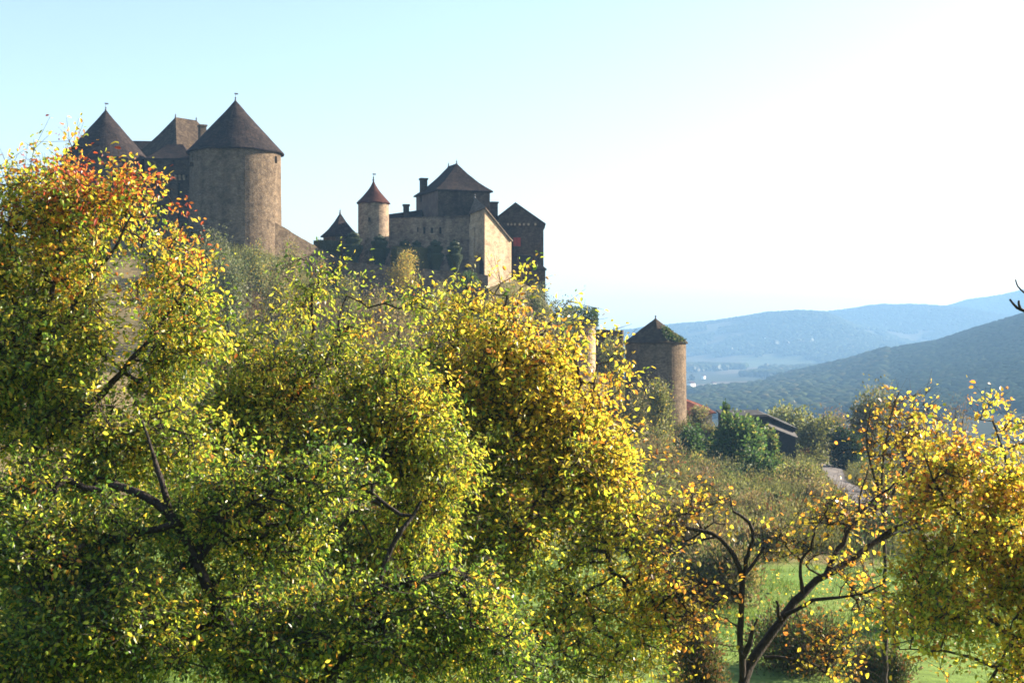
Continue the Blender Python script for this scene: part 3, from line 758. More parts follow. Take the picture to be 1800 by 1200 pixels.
MB().add(Vr, [[0, 1, 4, 3], [1, 2, 5, 4], [6, 9, 10, 7], [7, 10, 11, 8], [3, 4, 10, 9], [4, 5, 11, 10], [0, 6, 7, 1], [1, 7, 8, 2], [0, 3, 9, 6], [2, 8, 11, 5]]).build('roof', M['tile'], rs)
wn = pane_obj(pn[0], M['void'], rs, 'window')
sw = (op[1] - op[0]) / 2
for i in (0, 1):
    MB().box((op[0] + sw * (0.5 + i), Yr + 0.12, (op[2] + op[3]) / 2), (sw - 0.04, 0.06, op[3] - op[2] - 0.04)).build('shutter', M['red_paint'], wn)
for px in (893, 899, 905, 913.5, 921, 929, 941):
    MB().box((P(px, 0, Yr)[0], Yr - 0.14, (600 - 394.5) * kr), (0.28, 0.28, 0.32)).build('corbel', M['stone_light'], rs)
# lean-to at its foot
zt1, zt2 = (600 - 449) * kr, (600 - 472.5) * (kr - 2.5 / F)
xl2, xr2 = P(900, 0, Yr - 2.5)[0], P(961, 0, Yr - 2.5)[0]
xw = P(958.8, 0, Yr - 2.2)[0]
an = MB().prism([(xl2, Yr - 2.2), (xw, Yr - 2.2), (xw, Yr - 0.004), (xl2, Yr - 0.004)], 3, zt2 + 0.02).build('annex', M['stone_dark'], rs)
hp = P(933, 449, Yr - 0.01)
Vr = np.array([(xl2, Yr - 2.5, zt2), (xr2, Yr - 2.5, zt2), (xr2, Yr - 0.01, zt2), (hp[0], Yr - 0.01, zt1), (xl2, Yr - 0.01, zt1)])
Vr = np.vstack((Vr, Vr - (0, 0, 0.16)))
MB().add(Vr, [[0, 1, 3, 4], [1, 2, 3], [5, 9, 8, 6], [6, 8, 7], [0, 5, 6, 1], [1, 6, 7, 2], [2, 7, 8, 3], [3, 8, 9, 4], [4, 9, 5, 0]]).build('roof', M['tile'], an)

# ---- ruined round turret under ivy, wall behind it
Y8 = 180.0; k8 = Y8 / F; rc8 = P(1021, 0, Y8)[:2]
rt = thing('ruined_turret', 'short ruined round turret with ivy over its broken top', 'turret', (rc8[0], rc8[1], -6))
V, Fs, _ = panel(lambda s, t, d: (rc8[0] + (26 * k8 - d) * math.sin(s), rc8[1] - (26 * k8 - d) * math.cos(s), t + (0.18 * math.sin(5 * s) if t > 1.8 else 0)), np.linspace(-math.pi, math.pi, 41), np.linspace(-6, (600 - 560) * k8, 6), [], 0)
mb = MB().add(V, Fs); mb.lathe(rc8, [(0.1, (600 - 563) * k8), (26 * k8 - .02, (600 - 563) * k8)], 40, False); mb.build('wall', M['stone_light'], rt)
wall_run('ruin_wall', 'dark flat-topped wall stub between the ivy turret and the low tower', [(1040, 579, 184), (1094, 580, 183)], 1.0, 7, 'stone_dark')

# ---- low round tower
Y9 = 170.0; k9 = Y9 / F; c9 = P(1152.5, 0, Y9)[:2]
lt, lroof = round_tower('round_tower', 'low round tower with a flat cone roof partly under ivy, right of the castle', 'tower', c9, 53 * k9, 55 * k9, -13, (600 - 603) * k9 + 0.05, (600 - 560) * k9, 56.5 * k9,
    [], M['stone'], M['tile_tan'], -0.03, False, 56, 0.4, 0.05)

# ---- red-roofed house
Yh = 190.0; kh = Yh / F
hh = thing('red_roof_house', 'small house with a red tiled roof beside the low round tower', 'house', (*P(1226, 0, Yh)[:2], -15))
xa, xb = P(1190, 0, Yh)[0], P(1252, 0, Yh)[0]
q0, q1 = (600 - 717) * kh, (600 - 696) * kh
MB().prism([(xa, Yh), (xb, Yh), (xb, Yh + 7), (xa, Yh + 7)], -16, [(600 - 731) * kh - .1, (600 - 724) * kh - .1, q0 - 0.4, q1 - 0.2]).build('wall', M['wall_pale'], hh)
Vr = np.array([(xa, Yh - 0.5, q1 - .05), (xb + .5, Yh - 0.5, q0 - .25), (xb + .5, Yh + 7.3, q0 - .25), (xa, Yh + 7.3, q1 + .2)])
# roof surface tilts towards the camera a little so its tiles show
Vr[0, 2] = (600 - 731) * kh; Vr[1, 2] = (600 - 724) * kh
Vr = np.vstack((Vr, Vr - (0, 0, 0.16)))
MB().add(Vr, [[0, 1, 2, 3], [7, 6, 5, 4], [0, 4, 5, 1], [1, 5, 6, 2], [2, 6, 7, 3], [3, 7, 4, 0]]).build('roof', M['tile_red'], hh)
MB().box((xb - 0.02 + 0.0, Yh + 2.5, q0 - 1.5), (0.1, 0.7, 0.9)).build('window', M['void'], hh)

# ---- dark barn
Yb = 160.0; kb = Yb / F
bn = thing('barn', 'dark old barn with a sloping tiled roof behind the leafy bush', 'barn', (*P(1340, 0, Yb)[:2], -16))
xa, xm_, xb = P(1276, 0, Yb)[0], P(1348, 0, Yb)[0], P(1398, 0, Yb)[0]
za1, za2 = (600 - 725.5) * kb, (600 - 749) * kb
MB().prism([(xa, Yb), (xm_, Yb), (xb, Yb), (xb, Yb + 6), (xm_, Yb + 6), (xa, Yb + 6)], -17, [za1 - .3, za1 - .2, za2 - .2, za2 - .2, za1 - .2, za1 - .3]).build('wall', M['wood_dark'], bn)
def slab(pts, th=0.16):
    V = np.array(pts, float); n = len(V); V = np.vstack((V, V - (0, 0, th)))
    return V, [list(range(n)), list(range(n, 2 * n))[::-1]] + [[i, i + n, (i + 1) % n + n, (i + 1) % n] for i in range(n)]
m = MB().add(*slab([(xa - .2, Yb - .4, za1 - .45), (xm_, Yb - .4, za1 - .35), (xm_, Yb + 6.3, za1 + .05), (xa - .2, Yb + 6.3, za1 + .05)]))
m.add(*slab([(xm_, Yb - .4, za1 - .35), (xb + .25, Yb - .4, za2 - .25), (xb + .25, Yb + 6.3, za2 + .1), (xm_, Yb + 6.3, za1 + .05)])); m.build('roof', M['wood_dark'], bn)
l0, l1 = P(1352, 749, Yb - 2.0), P(1403, 769, Yb - 2.0)
MB().add(*slab([l0, l1, (l1[0], Yb - .02, l1[2] + .5), (l0[0], Yb - .02, l0[2] + .5)], 0.14)).build('lean_to_roof', M['slate'], bn)
MB().prism([(l0[0], Yb - 1.6), (l1[0] - .3, Yb - 1.6), (l1[0] - .3, Yb - .004), (l0[0], Yb - .004)], -17, [l0[2] - .15, l1[2] - .1, l1[2] - .1, l0[2] - .15]).build('lean_to_wall', M['wood_dark'], bn)
MB().box((P(1392, 0, Yb - 1.6)[0], Yb - 1.63, (600 - 795) * kb), (0.9, 0.06, 1.6)).build('door', M['void'], bn)

# ---- path
pp = np.array([(26.5, 100, 0), (27.6, 110, 0), (29.2, 120, 0), (31.6, 135, 0), (34.2, 150, 0), (37.2, 166, 0), (42, 186, 0)])
ts = np.linspace(0, len(pp) - 1, 90); pc_ = np.stack([np.interp(ts, range(len(pp)), pp[:, i]) for i in (0, 1)], 1)
for _ in range(6): pc_[1:-1] = (pc_[:-2] + pc_[2:] + 2 * pc_[1:-1]) / 4
dd = np.gradient(pc_, axis=0); dd /= np.linalg.norm(dd, axis=1)[:, None]; nn_ = np.stack((dd[:, 1], -dd[:, 0]), 1)
offs = np.linspace(-1.15, 1.15, 7); V = []
for i in range(len(pc_)):
    for o_ in offs:
        x, y = pc_[i] + nn_[i] * o_; V.append((x, y, gh(x, y) + 0.09 + 0.03 * (1.15 - abs(o_))))
Fq = [[i * 7 + k, i * 7 + k + 1, (i + 1) * 7 + k + 1, (i + 1) * 7 + k] for i in range(len(pc_) - 1) for k in range(6)]
o = MB().add(V, Fq).build('path', M['path']); o['kind'] = 'structure'; o['label'] = 'narrow grey country path curving past the bushes'

# ------------------------------------------------------------------ vegetation builders
def unit(v): return v / (np.linalg.norm(v, axis=-1, keepdims=True) + 1e-9)
def leafs(p, d, L, wr, col, fold=0.16, curl=0.12):
    """one folded six-sided leaf per row: p base, d direction, L length, wr width ratio, col colour"""
    n = len(p)
    d = unit(d); s = unit(np.cross(d, rng.normal(0, 1, (n, 3)) + np.array((0, 0, 1.2)))); u = np.cross(s, d)
    L = np.asarray(L).reshape(-1, 1); w_ = L * np.asarray(wr).reshape(-1, 1) * 0.5
    V = np.stack((p,
                  p + d * L * .28 - s * w_ * .9 + u * L * fold * .6, p + d * L * .66 - s * w_ * .8 + u * L * (fold * .5 - curl * .4),
                  p + d * L - u * L * curl,
                  p + d * L * .66 + s * w_ * .8 + u * L * (fold * .5 - curl * .4), p + d * L * .28 + s * w_ * .9 + u * L * fold * .6), 1).reshape(-1, 3)
    b = np.arange(n)[:, None] * 6
    Fq = np.concatenate((b + np.array([[0, 1, 2, 3]]), b + np.array([[3, 4, 5, 0]])))
    return V, Fq, np.repeat(col, 6, axis=0)
def quads(p, d, L, wr, col):
    """cheap four-sided leaf clump for distant plants"""
    n = len(p); d = unit(d); s = unit(np.cross(d, rng.normal(0, 1, (n, 3)))); L = np.asarray(L).reshape(-1, 1); w_ = L * wr * .5
    V = np.stack((p, p + d * L * .5 - s * w_, p + d * L, p + d * L * .5 + s * w_), 1).reshape(-1, 3)
    return V, np.arange(n * 4).reshape(-1, 4), np.repeat(col, 4, axis=0)
def blades(p, h, lean, w_, col):
    n = len(p); a = rng.uniform(0, 2 * np.pi, n); s = np.stack((np.cos(a), np.sin(a), 0 * a), 1) * np.asarray(w_).reshape(-1, 1) * .5
    tip = p + np.stack((rng.normal(0, lean, n) * h, rng.normal(0, lean, n) * h, h), 1)
    V = np.stack((p - s, p + s, tip + s * .25, tip - s * .25), 1).reshape(-1, 3)
    return V, np.arange(n * 4).reshape(-1, 4), np.repeat(col, 4, axis=0)
def edges_mesh(A, B, ra, rb, n=5):
    d = unit(B - A); ref = np.where(np.abs(d[:, 2:3]) > 0.9, np.array((1., 0, 0)), np.array((0, 0, 1.)))
    u = unit(np.cross(d, ref)); v = np.cross(d, u)
    a = np.linspace(0, 2 * np.pi, n, endpoint=False)
    ringv = lambda C, r: C[:, None] + r[:, None, None] * (np.cos(a)[None, :, None] * u[:, None] + np.sin(a)[None, :, None] * v[:, None])
    A2 = A - d * (ra * 0.5)[:, None]
    V = np.concatenate((ringv(A2, ra), ringv(B, rb)), 1).reshape(-1, 3)
    k = np.arange(n); q = np.stack((k, (k + 1) % n, n + (k + 1) % n, n + k), 1)
    Fq = (np.arange(len(A))[:, None, None] * 2 * n + q[None]).reshape(-1, 4)
    return V, Fq
def smooth_line(pts, step):
    pts = np.array(pts, float)
    # catmull-rom through the control points
    if len(pts) > 2:
        ext = np.vstack((2 * pts[0] - pts[1], pts, 2 * pts[-1] - pts[-2])); out = []
        for i in range(1, len(ext) - 2):
            p0, p1, p2, p3 = ext[i - 1:i + 3]; m = max(2, int(np.linalg.norm(p2 - p1) / step))
            t = np.linspace(0, 1, m, endpoint=False)[:, None]
            out.append(0.5 * (2 * p1 + (p2 - p0) * t + (2 * p0 - 5 * p1 + 4 * p2 - p3) * t**2 + (3 * p1 - p0 - 3 * p2 + p3) * t**3))
        return np.vstack(out + [pts[-1:]])
    m = max(2, int(np.linalg.norm(pts[1] - pts[0]) / step))
    return pts[0] + (pts[1] - pts[0]) * np.linspace(0, 1, m + 1)[:, None]
def lobe_points(lobes, n, shell=2.0):
    vol = np.array([l[2] * l[3] * (l[4] / F) ** 2 * l[5] * (l[6] if len(l) > 6 else 1) for l in lobes]); pick = rng.choice(len(lobes), n, p=vol / vol.sum())
    d = unit(rng.normal(0, 1, (n, 3))); lump = fbm(d[:, 0] * 2.2 + pick * 3.1 + 9, d[:, 2] * 2.2 + d[:, 1] * 1.7 + 5, 2, 6)
    d = d * ((rng.uniform(0, 1, n) ** (1 / (1 + shell))) * (0.62 + 0.75 * lump) * np.where(rng.uniform(0, 1, n) < 0.16, 1.3, 1.0))[:, None]
    out = np.empty((n, 3))
    for i, l in enumerate(lobes):
        k = pick == i
        out[k] = P(l[0], l[1], l[4]) + d[k] * np.array((l[2] * l[4] / F, l[5], l[3] * l[4] / F))
    return out
def topx(v): return 900 + F * v[:, 0] / v[:, 1], 600 - F * v[:, 2] / v[:, 1]

def tree(name, label, cat, group, skel, lobes, nclump, per, leaf, colfn, bark='bark', spread=0.26, twig=0.34, droop=0.35, ratio=0.55, rate=0.0045, shell=1.6, holes=0.0, stray=(), lmat='leaf', near=1.0, bare=0.0):
    """skel: [(points (px, py, Y), r0, r1)], first one starts at the foot. Everything grows from there."""
    # near: moves the whole tree along the line of sight and sizes it to match, so the sun reaches each crown past the next
    skel = [([(a, b, c * near) for a, b, c in pts], r0 * near, r1 * near) for pts, r0, r1 in skel]
    lobes = [(l[0], l[1], l[2], l[3], l[4] * near, l[5] * near) for l in lobes]; stray = [(a, b, c * near) for a, b, c in stray]
    leaf, twig, rate = leaf * near, twig * near, rate * near
    base = P(*skel[0][0][0]); z = gh(base[0], base[1]); base = np.array((base[0], base[1], z))
    root = thing(name, label, cat, base, group)
    nodes, parent, rad, EA, EB, ra, rb = [], [], [], [], [], [], []
    for si, (pts, r0, r1) in enumerate(skel):
        W = np.array([P(*p) for p in pts])
        if si == 0: W[0, 2] = z - 0.3
        L = smooth_line(W, 0.16); L[1:-1] += rng.normal(0, 0.012, (len(L) - 2, 3)); rr_ = np.linspace(r0, r1, len(L)) * (1 + rng.normal(0, 0.05, len(L)))
        rr_[:3] *= 1.06
        nodes.append(L[1:]); rad.append(rr_[1:])
        EA.append(L[:-1]); EB.append(L[1:]); ra.append(rr_[:-1]); rb.append(rr_[1:])
    S = np.vstack(nodes); Sr = np.concatenate(rad); ns = len(S)
    C = lobe_points(lobes, nclump, shell)
    if holes > 0:
        h = fbm(C[:, 0] * 1.7 + 31 + C[:, 1] * .8, C[:, 2] * 1.7 + C[:, 1] * 1.3, 2, 4); C = C[h > holes]
    if len(stray): C = np.vstack((C, np.array([P(*s_) for s_ in stray])))
    dist = np.min(np.linalg.norm(C[:, None] - S[None, ::3], axis=2), axis=1); C = C[np.argsort(dist)]
    cap = ns + len(C) * 14; Nd = np.empty((cap, 3)); Nd[:ns] = S; par = np.full(cap, -1); cnt = ns; load = np.zeros(cap)
    tipdir = np.zeros((len(C), 3))
    for ci, c in enumerate(C):
        v = Nd[:cnt] - c; dd = np.sqrt((v * v).sum(1)) * (1 + 0.5 * np.clip(v[:, 2], 0, 1)); j = int(np.argmin(dd))
        a = Nd[j]; m = int(np.clip(np.linalg.norm(c - a) / 0.16, 1, 12)); t = np.linspace(0, 1, m + 1)[1:, None]
        bow = np.array((0, 0, -0.10 * np.linalg.norm((c - a)[:2]))) + rng.normal(0, 0.03, 3)
        pth = a + (c - a) * t + np.sin(t * np.pi) * bow * 1.0 + (rng.normal(0, 0.014, (m, 3)) if m > 1 else 0)
        pth[-1] = c
        Nd[cnt:cnt + m] = pth; par[cnt] = j; par[cnt + 1:cnt + m] = np.arange(cnt, cnt + m - 1); cnt += m
        load[cnt - 1] = 1; q = pth[-1] - (pth[-2] if m > 1 else a); tipdir[ci] = q
    for i in range(cnt - 1, ns - 1, -1):
        load[par[i]] += load[i]
    ids = np.arange(ns, cnt); gr = rate * np.sqrt(load[ids] + 0.6); pr = np.maximum(gr, np.where(par[ids] >= ns, rate * np.sqrt(load[par[ids]] + 0.6), gr))
    lim = np.where(par[ids] < ns, Sr[np.minimum(par[ids], ns - 1)] * 0.9, 1); pr = np.minimum(np.minimum(pr, gr * 1.5), lim)
    EA.append(Nd[par[ids]]); EB.append(Nd[ids]); ra.append(pr); rb.append(gr)
    # leafy twigs
    nt_ = 5; tn = len(C) * nt_
    td = unit(np.repeat(unit(tipdir), nt_, 0) * 0.5 + rng.normal(0, 0.7, (tn, 3)) + np.array((0, 0, 0.15))); tl = rng.uniform(0.55, 1.25, tn) * twig
    tb = np.repeat(C, nt_, 0); te = tb + td * tl[:, None]
    VE1, FE1 = edges_mesh(np.vstack(EA), np.vstack(EB), np.concatenate(ra), np.concatenate(rb), 6)
    VE2, FE2 = edges_mesh(tb, te, np.full(tn, rate * 1.0), np.full(tn, rate * 0.5), 3)
    mk('trunk', np.vstack((VE1, VE2)), [FE1, FE2 + len(VE1)], M[bark], root, smooth=True)
    nl = tn * per; f = np.tile((np.arange(per) + .6) / per, tn) + rng.normal(0, .06, nl)
    keep = rng.uniform(0, 1, nl) > bare
    lp = np.repeat(tb, per, 0) + np.repeat(td * tl[:, None], per, 0) * f[:, None] + rng.normal(0, spread * 0.16, (nl, 3))
    ld = np.repeat(td, per, 0) * 0.7 + rng.normal(0, 0.7, (nl, 3)) + np.array((0, 0, -droop))
    lp, ld = lp[keep], ld[keep]; nl = len(lp)
    cl = colfn(lp, np.repeat(rng.uniform(0, 1, len(C)), nt_ * per)[keep])
    V, Fq, c6 = leafs(lp, ld, leaf * rng.uniform(0.5, 1.3, nl), ratio * rng.uniform(0.8, 1.2, nl), cl)
    mk('crown', V, Fq, M[lmat], root, col=c6)
    return root

RED, ORG_, YEL, YGR, GRN, DGR, BRN = [np.array(c) for c in ((0.32, 0.06, 0.033), (0.5, 0.2, 0.038), (0.58, 0.44, 0.055), (0.38, 0.38, 0.05), (0.18, 0.25, 0.035), (0.05, 0.1, 0.018), (0.13, 0.075, 0.033))]
def mixpal(pals, wts, cr=None):
    """pals (k,3), wts (n,k) -> a colour per row drawn with those odds, jittered"""
    pals = np.array(pals); wts = np.maximum(wts, 0); wts = wts / wts.sum(1, keepdims=True)
    u = rng.uniform(0, 1, len(wts)) * .5 + (.5 * cr if cr is not None else 0); u = ((np.argsort(np.argsort(u)) + .5) / len(u))[:, None]; i = (u > np.cumsum(wts, 1)).sum(1); i = np.minimum(i, len(pals) - 1)
    j = (i + rng.integers(-1, 2, len(i))).clip(0, len(pals) - 1); t = rng.uniform(0, 0.4, (len(i), 1))
    c = pals[i] * (1 - t) + pals[j] * t
    return c * rng.uniform(0.75, 1.25, (len(i), 1)) * rng.normal(1, 0.06, (len(i), 3))
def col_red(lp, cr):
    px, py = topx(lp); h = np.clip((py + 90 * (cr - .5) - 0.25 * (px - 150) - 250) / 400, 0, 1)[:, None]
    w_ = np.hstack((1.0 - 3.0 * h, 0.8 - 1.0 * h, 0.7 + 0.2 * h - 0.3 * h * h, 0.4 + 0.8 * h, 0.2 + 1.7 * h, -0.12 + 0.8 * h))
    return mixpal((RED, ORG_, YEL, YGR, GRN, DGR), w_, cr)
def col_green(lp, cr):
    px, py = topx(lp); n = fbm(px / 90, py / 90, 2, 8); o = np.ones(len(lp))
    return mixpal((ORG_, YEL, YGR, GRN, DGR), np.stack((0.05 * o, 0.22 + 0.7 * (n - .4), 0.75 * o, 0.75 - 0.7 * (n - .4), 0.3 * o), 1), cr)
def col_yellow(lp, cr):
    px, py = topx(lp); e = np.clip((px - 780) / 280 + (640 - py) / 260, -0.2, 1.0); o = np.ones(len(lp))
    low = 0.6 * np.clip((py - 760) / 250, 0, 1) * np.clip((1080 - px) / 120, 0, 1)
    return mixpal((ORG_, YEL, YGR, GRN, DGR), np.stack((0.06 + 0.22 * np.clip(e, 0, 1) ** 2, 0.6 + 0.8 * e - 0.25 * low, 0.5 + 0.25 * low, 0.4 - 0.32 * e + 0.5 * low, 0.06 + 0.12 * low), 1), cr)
def col_dark(lp, cr):  # dark green leaves, weighted darker still to imitate the lower-left shade
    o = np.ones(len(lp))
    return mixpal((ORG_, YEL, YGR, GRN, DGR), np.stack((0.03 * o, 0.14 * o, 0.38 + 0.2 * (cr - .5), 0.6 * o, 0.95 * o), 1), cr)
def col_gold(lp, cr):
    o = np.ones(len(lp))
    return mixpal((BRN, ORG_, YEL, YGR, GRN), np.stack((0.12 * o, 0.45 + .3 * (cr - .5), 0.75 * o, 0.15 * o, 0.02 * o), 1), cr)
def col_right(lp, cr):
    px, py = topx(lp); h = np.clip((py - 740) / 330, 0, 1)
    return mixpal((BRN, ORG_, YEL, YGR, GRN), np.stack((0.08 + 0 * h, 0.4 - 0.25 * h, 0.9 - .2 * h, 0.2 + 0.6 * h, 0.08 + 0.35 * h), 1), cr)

# ------------------------------------------------------------------ foreground trees
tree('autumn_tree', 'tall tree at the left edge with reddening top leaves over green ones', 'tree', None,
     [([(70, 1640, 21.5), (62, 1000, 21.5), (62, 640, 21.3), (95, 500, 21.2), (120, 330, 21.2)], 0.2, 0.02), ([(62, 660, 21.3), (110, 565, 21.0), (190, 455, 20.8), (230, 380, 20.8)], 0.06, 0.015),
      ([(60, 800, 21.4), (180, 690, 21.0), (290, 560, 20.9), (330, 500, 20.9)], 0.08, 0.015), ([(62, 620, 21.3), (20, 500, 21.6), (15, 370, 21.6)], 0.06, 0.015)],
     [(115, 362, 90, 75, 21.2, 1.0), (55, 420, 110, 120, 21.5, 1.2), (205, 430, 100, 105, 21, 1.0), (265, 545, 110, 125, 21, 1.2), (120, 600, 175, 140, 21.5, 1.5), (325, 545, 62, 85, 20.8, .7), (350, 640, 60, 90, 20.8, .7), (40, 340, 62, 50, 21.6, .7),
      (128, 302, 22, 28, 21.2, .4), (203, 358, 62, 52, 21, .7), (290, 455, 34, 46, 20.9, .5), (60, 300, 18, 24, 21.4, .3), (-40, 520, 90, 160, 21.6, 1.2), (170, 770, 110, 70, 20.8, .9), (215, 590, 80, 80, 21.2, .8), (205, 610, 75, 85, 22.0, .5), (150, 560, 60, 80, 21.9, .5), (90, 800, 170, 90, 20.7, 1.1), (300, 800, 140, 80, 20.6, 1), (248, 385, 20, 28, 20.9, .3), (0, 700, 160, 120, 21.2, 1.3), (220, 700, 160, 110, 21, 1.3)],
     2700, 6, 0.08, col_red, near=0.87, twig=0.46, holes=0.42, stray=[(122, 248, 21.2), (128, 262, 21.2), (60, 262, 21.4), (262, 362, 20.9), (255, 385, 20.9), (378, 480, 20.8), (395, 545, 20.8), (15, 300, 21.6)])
tree('walnut_tree', 'green tree in the centre with long drooping leaves, before the castle slope', 'tree', None,
     [([(470, 1640, 22.6), (448, 1250, 22.6), (447, 1000, 22.5), (455, 880, 22.5), (500, 720, 22.4), (548, 600, 22.4), (545, 500, 22.4)], 0.2, 0.02), ([(450, 965, 22.5), (500, 942, 22.0), (550, 930, 21.7), (592, 942, 21.5)], 0.075, 0.04),
      ([(500, 720, 22.4), (570, 640, 22.2), (610, 520, 22.2)], 0.05, 0.012), ([(455, 880, 22.5), (420, 720, 22.6), (430, 600, 22.6)], 0.07, 0.015), ([(592, 942, 21.5), (650, 850, 21.6), (700, 700, 21.8)], 0.04, 0.012)],
     [(545, 620, 95, 115, 22.4, .9), (470, 690, 120, 110, 22.5, 1.1), (620, 680, 105, 120, 22.2, 1), (560, 800, 220, 110, 22, 1.3), (430, 800, 130, 110, 22, 1.2), (690, 780, 80, 150, 21.8, .9), (540, 505, 30, 38, 22.4, .4), (605, 510, 38, 36, 22.2, .4), (505, 560, 45, 50, 22.4, .5), (650, 560, 40, 45, 22.2, .5), (720, 565, 45, 50, 22, .5), (745, 690, 45, 85, 22, .7), (770, 830, 60, 100, 21.8, .9), (720, 930, 70, 70, 21.7, .8), (430, 600, 25, 40, 22.6, .3)],
     2500, 6, 0.08, col_green, near=0.95, twig=0.48, droop=0.7, ratio=0.45, holes=0.44, stray=[(530, 455, 22.4), (515, 462, 22.4), (580, 480, 22.2), (600, 470, 22.2), (640, 500, 22.2), (735, 525, 22), (720, 535, 22)])
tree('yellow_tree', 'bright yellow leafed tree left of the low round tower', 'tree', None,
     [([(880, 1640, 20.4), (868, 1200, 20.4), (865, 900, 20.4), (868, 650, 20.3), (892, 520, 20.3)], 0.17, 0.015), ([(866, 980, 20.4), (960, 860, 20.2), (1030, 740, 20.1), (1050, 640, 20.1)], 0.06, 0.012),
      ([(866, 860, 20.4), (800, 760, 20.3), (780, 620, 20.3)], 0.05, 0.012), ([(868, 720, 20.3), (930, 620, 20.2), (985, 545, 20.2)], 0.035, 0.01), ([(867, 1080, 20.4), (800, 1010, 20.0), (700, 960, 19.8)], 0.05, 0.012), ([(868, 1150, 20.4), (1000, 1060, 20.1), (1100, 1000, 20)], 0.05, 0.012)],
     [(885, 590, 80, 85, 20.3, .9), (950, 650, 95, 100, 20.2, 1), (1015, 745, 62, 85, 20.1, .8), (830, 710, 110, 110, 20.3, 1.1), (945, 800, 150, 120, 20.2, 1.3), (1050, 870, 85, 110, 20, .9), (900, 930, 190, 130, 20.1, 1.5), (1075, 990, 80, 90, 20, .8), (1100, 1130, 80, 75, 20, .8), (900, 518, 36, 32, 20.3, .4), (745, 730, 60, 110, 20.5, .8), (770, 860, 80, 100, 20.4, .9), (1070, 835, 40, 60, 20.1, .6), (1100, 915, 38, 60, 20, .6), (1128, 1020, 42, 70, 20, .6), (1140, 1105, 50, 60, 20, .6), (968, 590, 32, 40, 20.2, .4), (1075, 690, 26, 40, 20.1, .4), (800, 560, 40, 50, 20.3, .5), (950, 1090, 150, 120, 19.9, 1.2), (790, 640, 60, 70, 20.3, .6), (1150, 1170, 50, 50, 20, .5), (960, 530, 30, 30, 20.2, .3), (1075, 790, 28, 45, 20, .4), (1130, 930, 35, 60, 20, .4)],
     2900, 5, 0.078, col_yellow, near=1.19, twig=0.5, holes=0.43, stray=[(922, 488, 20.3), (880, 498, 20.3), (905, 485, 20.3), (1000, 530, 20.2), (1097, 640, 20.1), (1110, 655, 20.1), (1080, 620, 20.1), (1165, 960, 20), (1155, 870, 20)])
tree('shady_tree', 'dark green tree at the lower left with ivy-clad leaning limbs', 'tree', None,
     [([(470, 1700, 18.6), (410, 1180, 18.6), (390, 1080, 18.5), (345, 990, 18.4), (300, 905, 18.4), (250, 870, 18.5), (200, 852, 18.6)], 0.16, 0.05), ([(300, 905, 18.4), (270, 800, 18.5), (250, 740, 18.6)], 0.05, 0.015),
      ([(410, 1180, 18.6), (560, 1200, 18.3), (640, 1090, 18.2), (690, 960, 18.2), (740, 880, 18.3)], 0.1, 0.02), ([(345, 990, 18.4), (420, 900, 18.2), (520, 840, 18.2)], 0.04, 0.012)],
     [(150, 870, 170, 60, 18.8, 1.1), (350, 880, 150, 60, 18.6, 1), (130, 900, 180, 70, 18.6, .9), (560, 860, 140, 70, 18.5, .8), (350, 1110, 200, 70, 18.0, .9), (150, 1170, 200, 70, 18.0, .9), (560, 1130, 170, 90, 18.0, 1), (730, 1060, 150, 150, 18.3, 1), (230, 960, 130, 70, 18.6, .7), (650, 1010, 90, 80, 18.4, .7), (430, 960, 120, 100, 19.2, .8), (520, 1010, 110, 110, 18.8, .8), (850, 1130, 120, 100, 18.4, .9), (90, 1010, 130, 60, 18.7, .6), (330, 900, 120, 60, 19.0, .7), (480, 1170, 120, 60, 18.0, .7)],
     3000, 5, 0.07, col_dark, near=0.9, bark='bark_dark', holes=0.42, twig=0.36)
tree('shady_tree', 'slim pale stemmed tree in the dark lower left corner', 'tree', None,
     [([(90, 1640, 17.2), (70, 1160, 17.2), (78, 1050, 17.2), (85, 970, 17.3), (130, 985 - 60, 17.4)], 0.075, 0.03), ([(30, 1110, 17.2), (80, 1020, 17.2), (105, 990, 17.2), (150, 955, 17.2)], 0.06, 0.03), ([(80, 1140, 17.2), (110, 1190, 17.0), (150, 1180, 19.0)], 0.025, 0.01)],
     [(60, 1090, 150, 110, 17.2, .8), (40, 960, 120, 80, 17.4, .8), (220, 1080, 110, 90, 17.2, .7), (0, 1180, 120, 60, 17.0, .6)],
     1000, 7, 0.068, col_dark, near=0.92, bark='bark', holes=0.38, twig=0.4)
def col_under(lp, cr):
    o = np.ones(len(lp)); px, py = topx(lp); n = fbm(px / 60, py / 60, 2, 18)
    return mixpal((BRN, YEL, YGR, GRN, DGR), np.stack((0.25 * o, 0.2 + 1.6 * np.clip(n - .5, 0, 1), 0.3 * o, 0.5 * o, 0.5 * o), 1), cr)
tree('bushy_tree', 'brownish green bushy tree low in the centre between the taller trunks', 'tree', None,
     [([(590, 1500, 25.5), (588, 1200, 25.5), (600, 1050, 25.5), (620, 900, 25.4)], 0.1, 0.02), ([(588, 1200, 25.5), (500, 1080, 25.2), (470, 980, 25.2)], 0.05, 0.012), ([(590, 1180, 25.5), (690, 1060, 25.6), (720, 960, 25.6)], 0.05, 0.012)],
     [(600, 950, 120, 70, 25.4, 1.1), (480, 930, 90, 80, 25.2, 1), (710, 960, 100, 100, 25.6, 1.1), (500, 1100, 110, 70, 25, 1), (640, 1110, 130, 80, 25.2, 1.1), (790, 1090, 120, 120, 25.6, 1.1), (420, 1040, 70, 80, 25.2, .8)],
     1200, 6, 0.1, col_under, holes=0.36, twig=0.5)
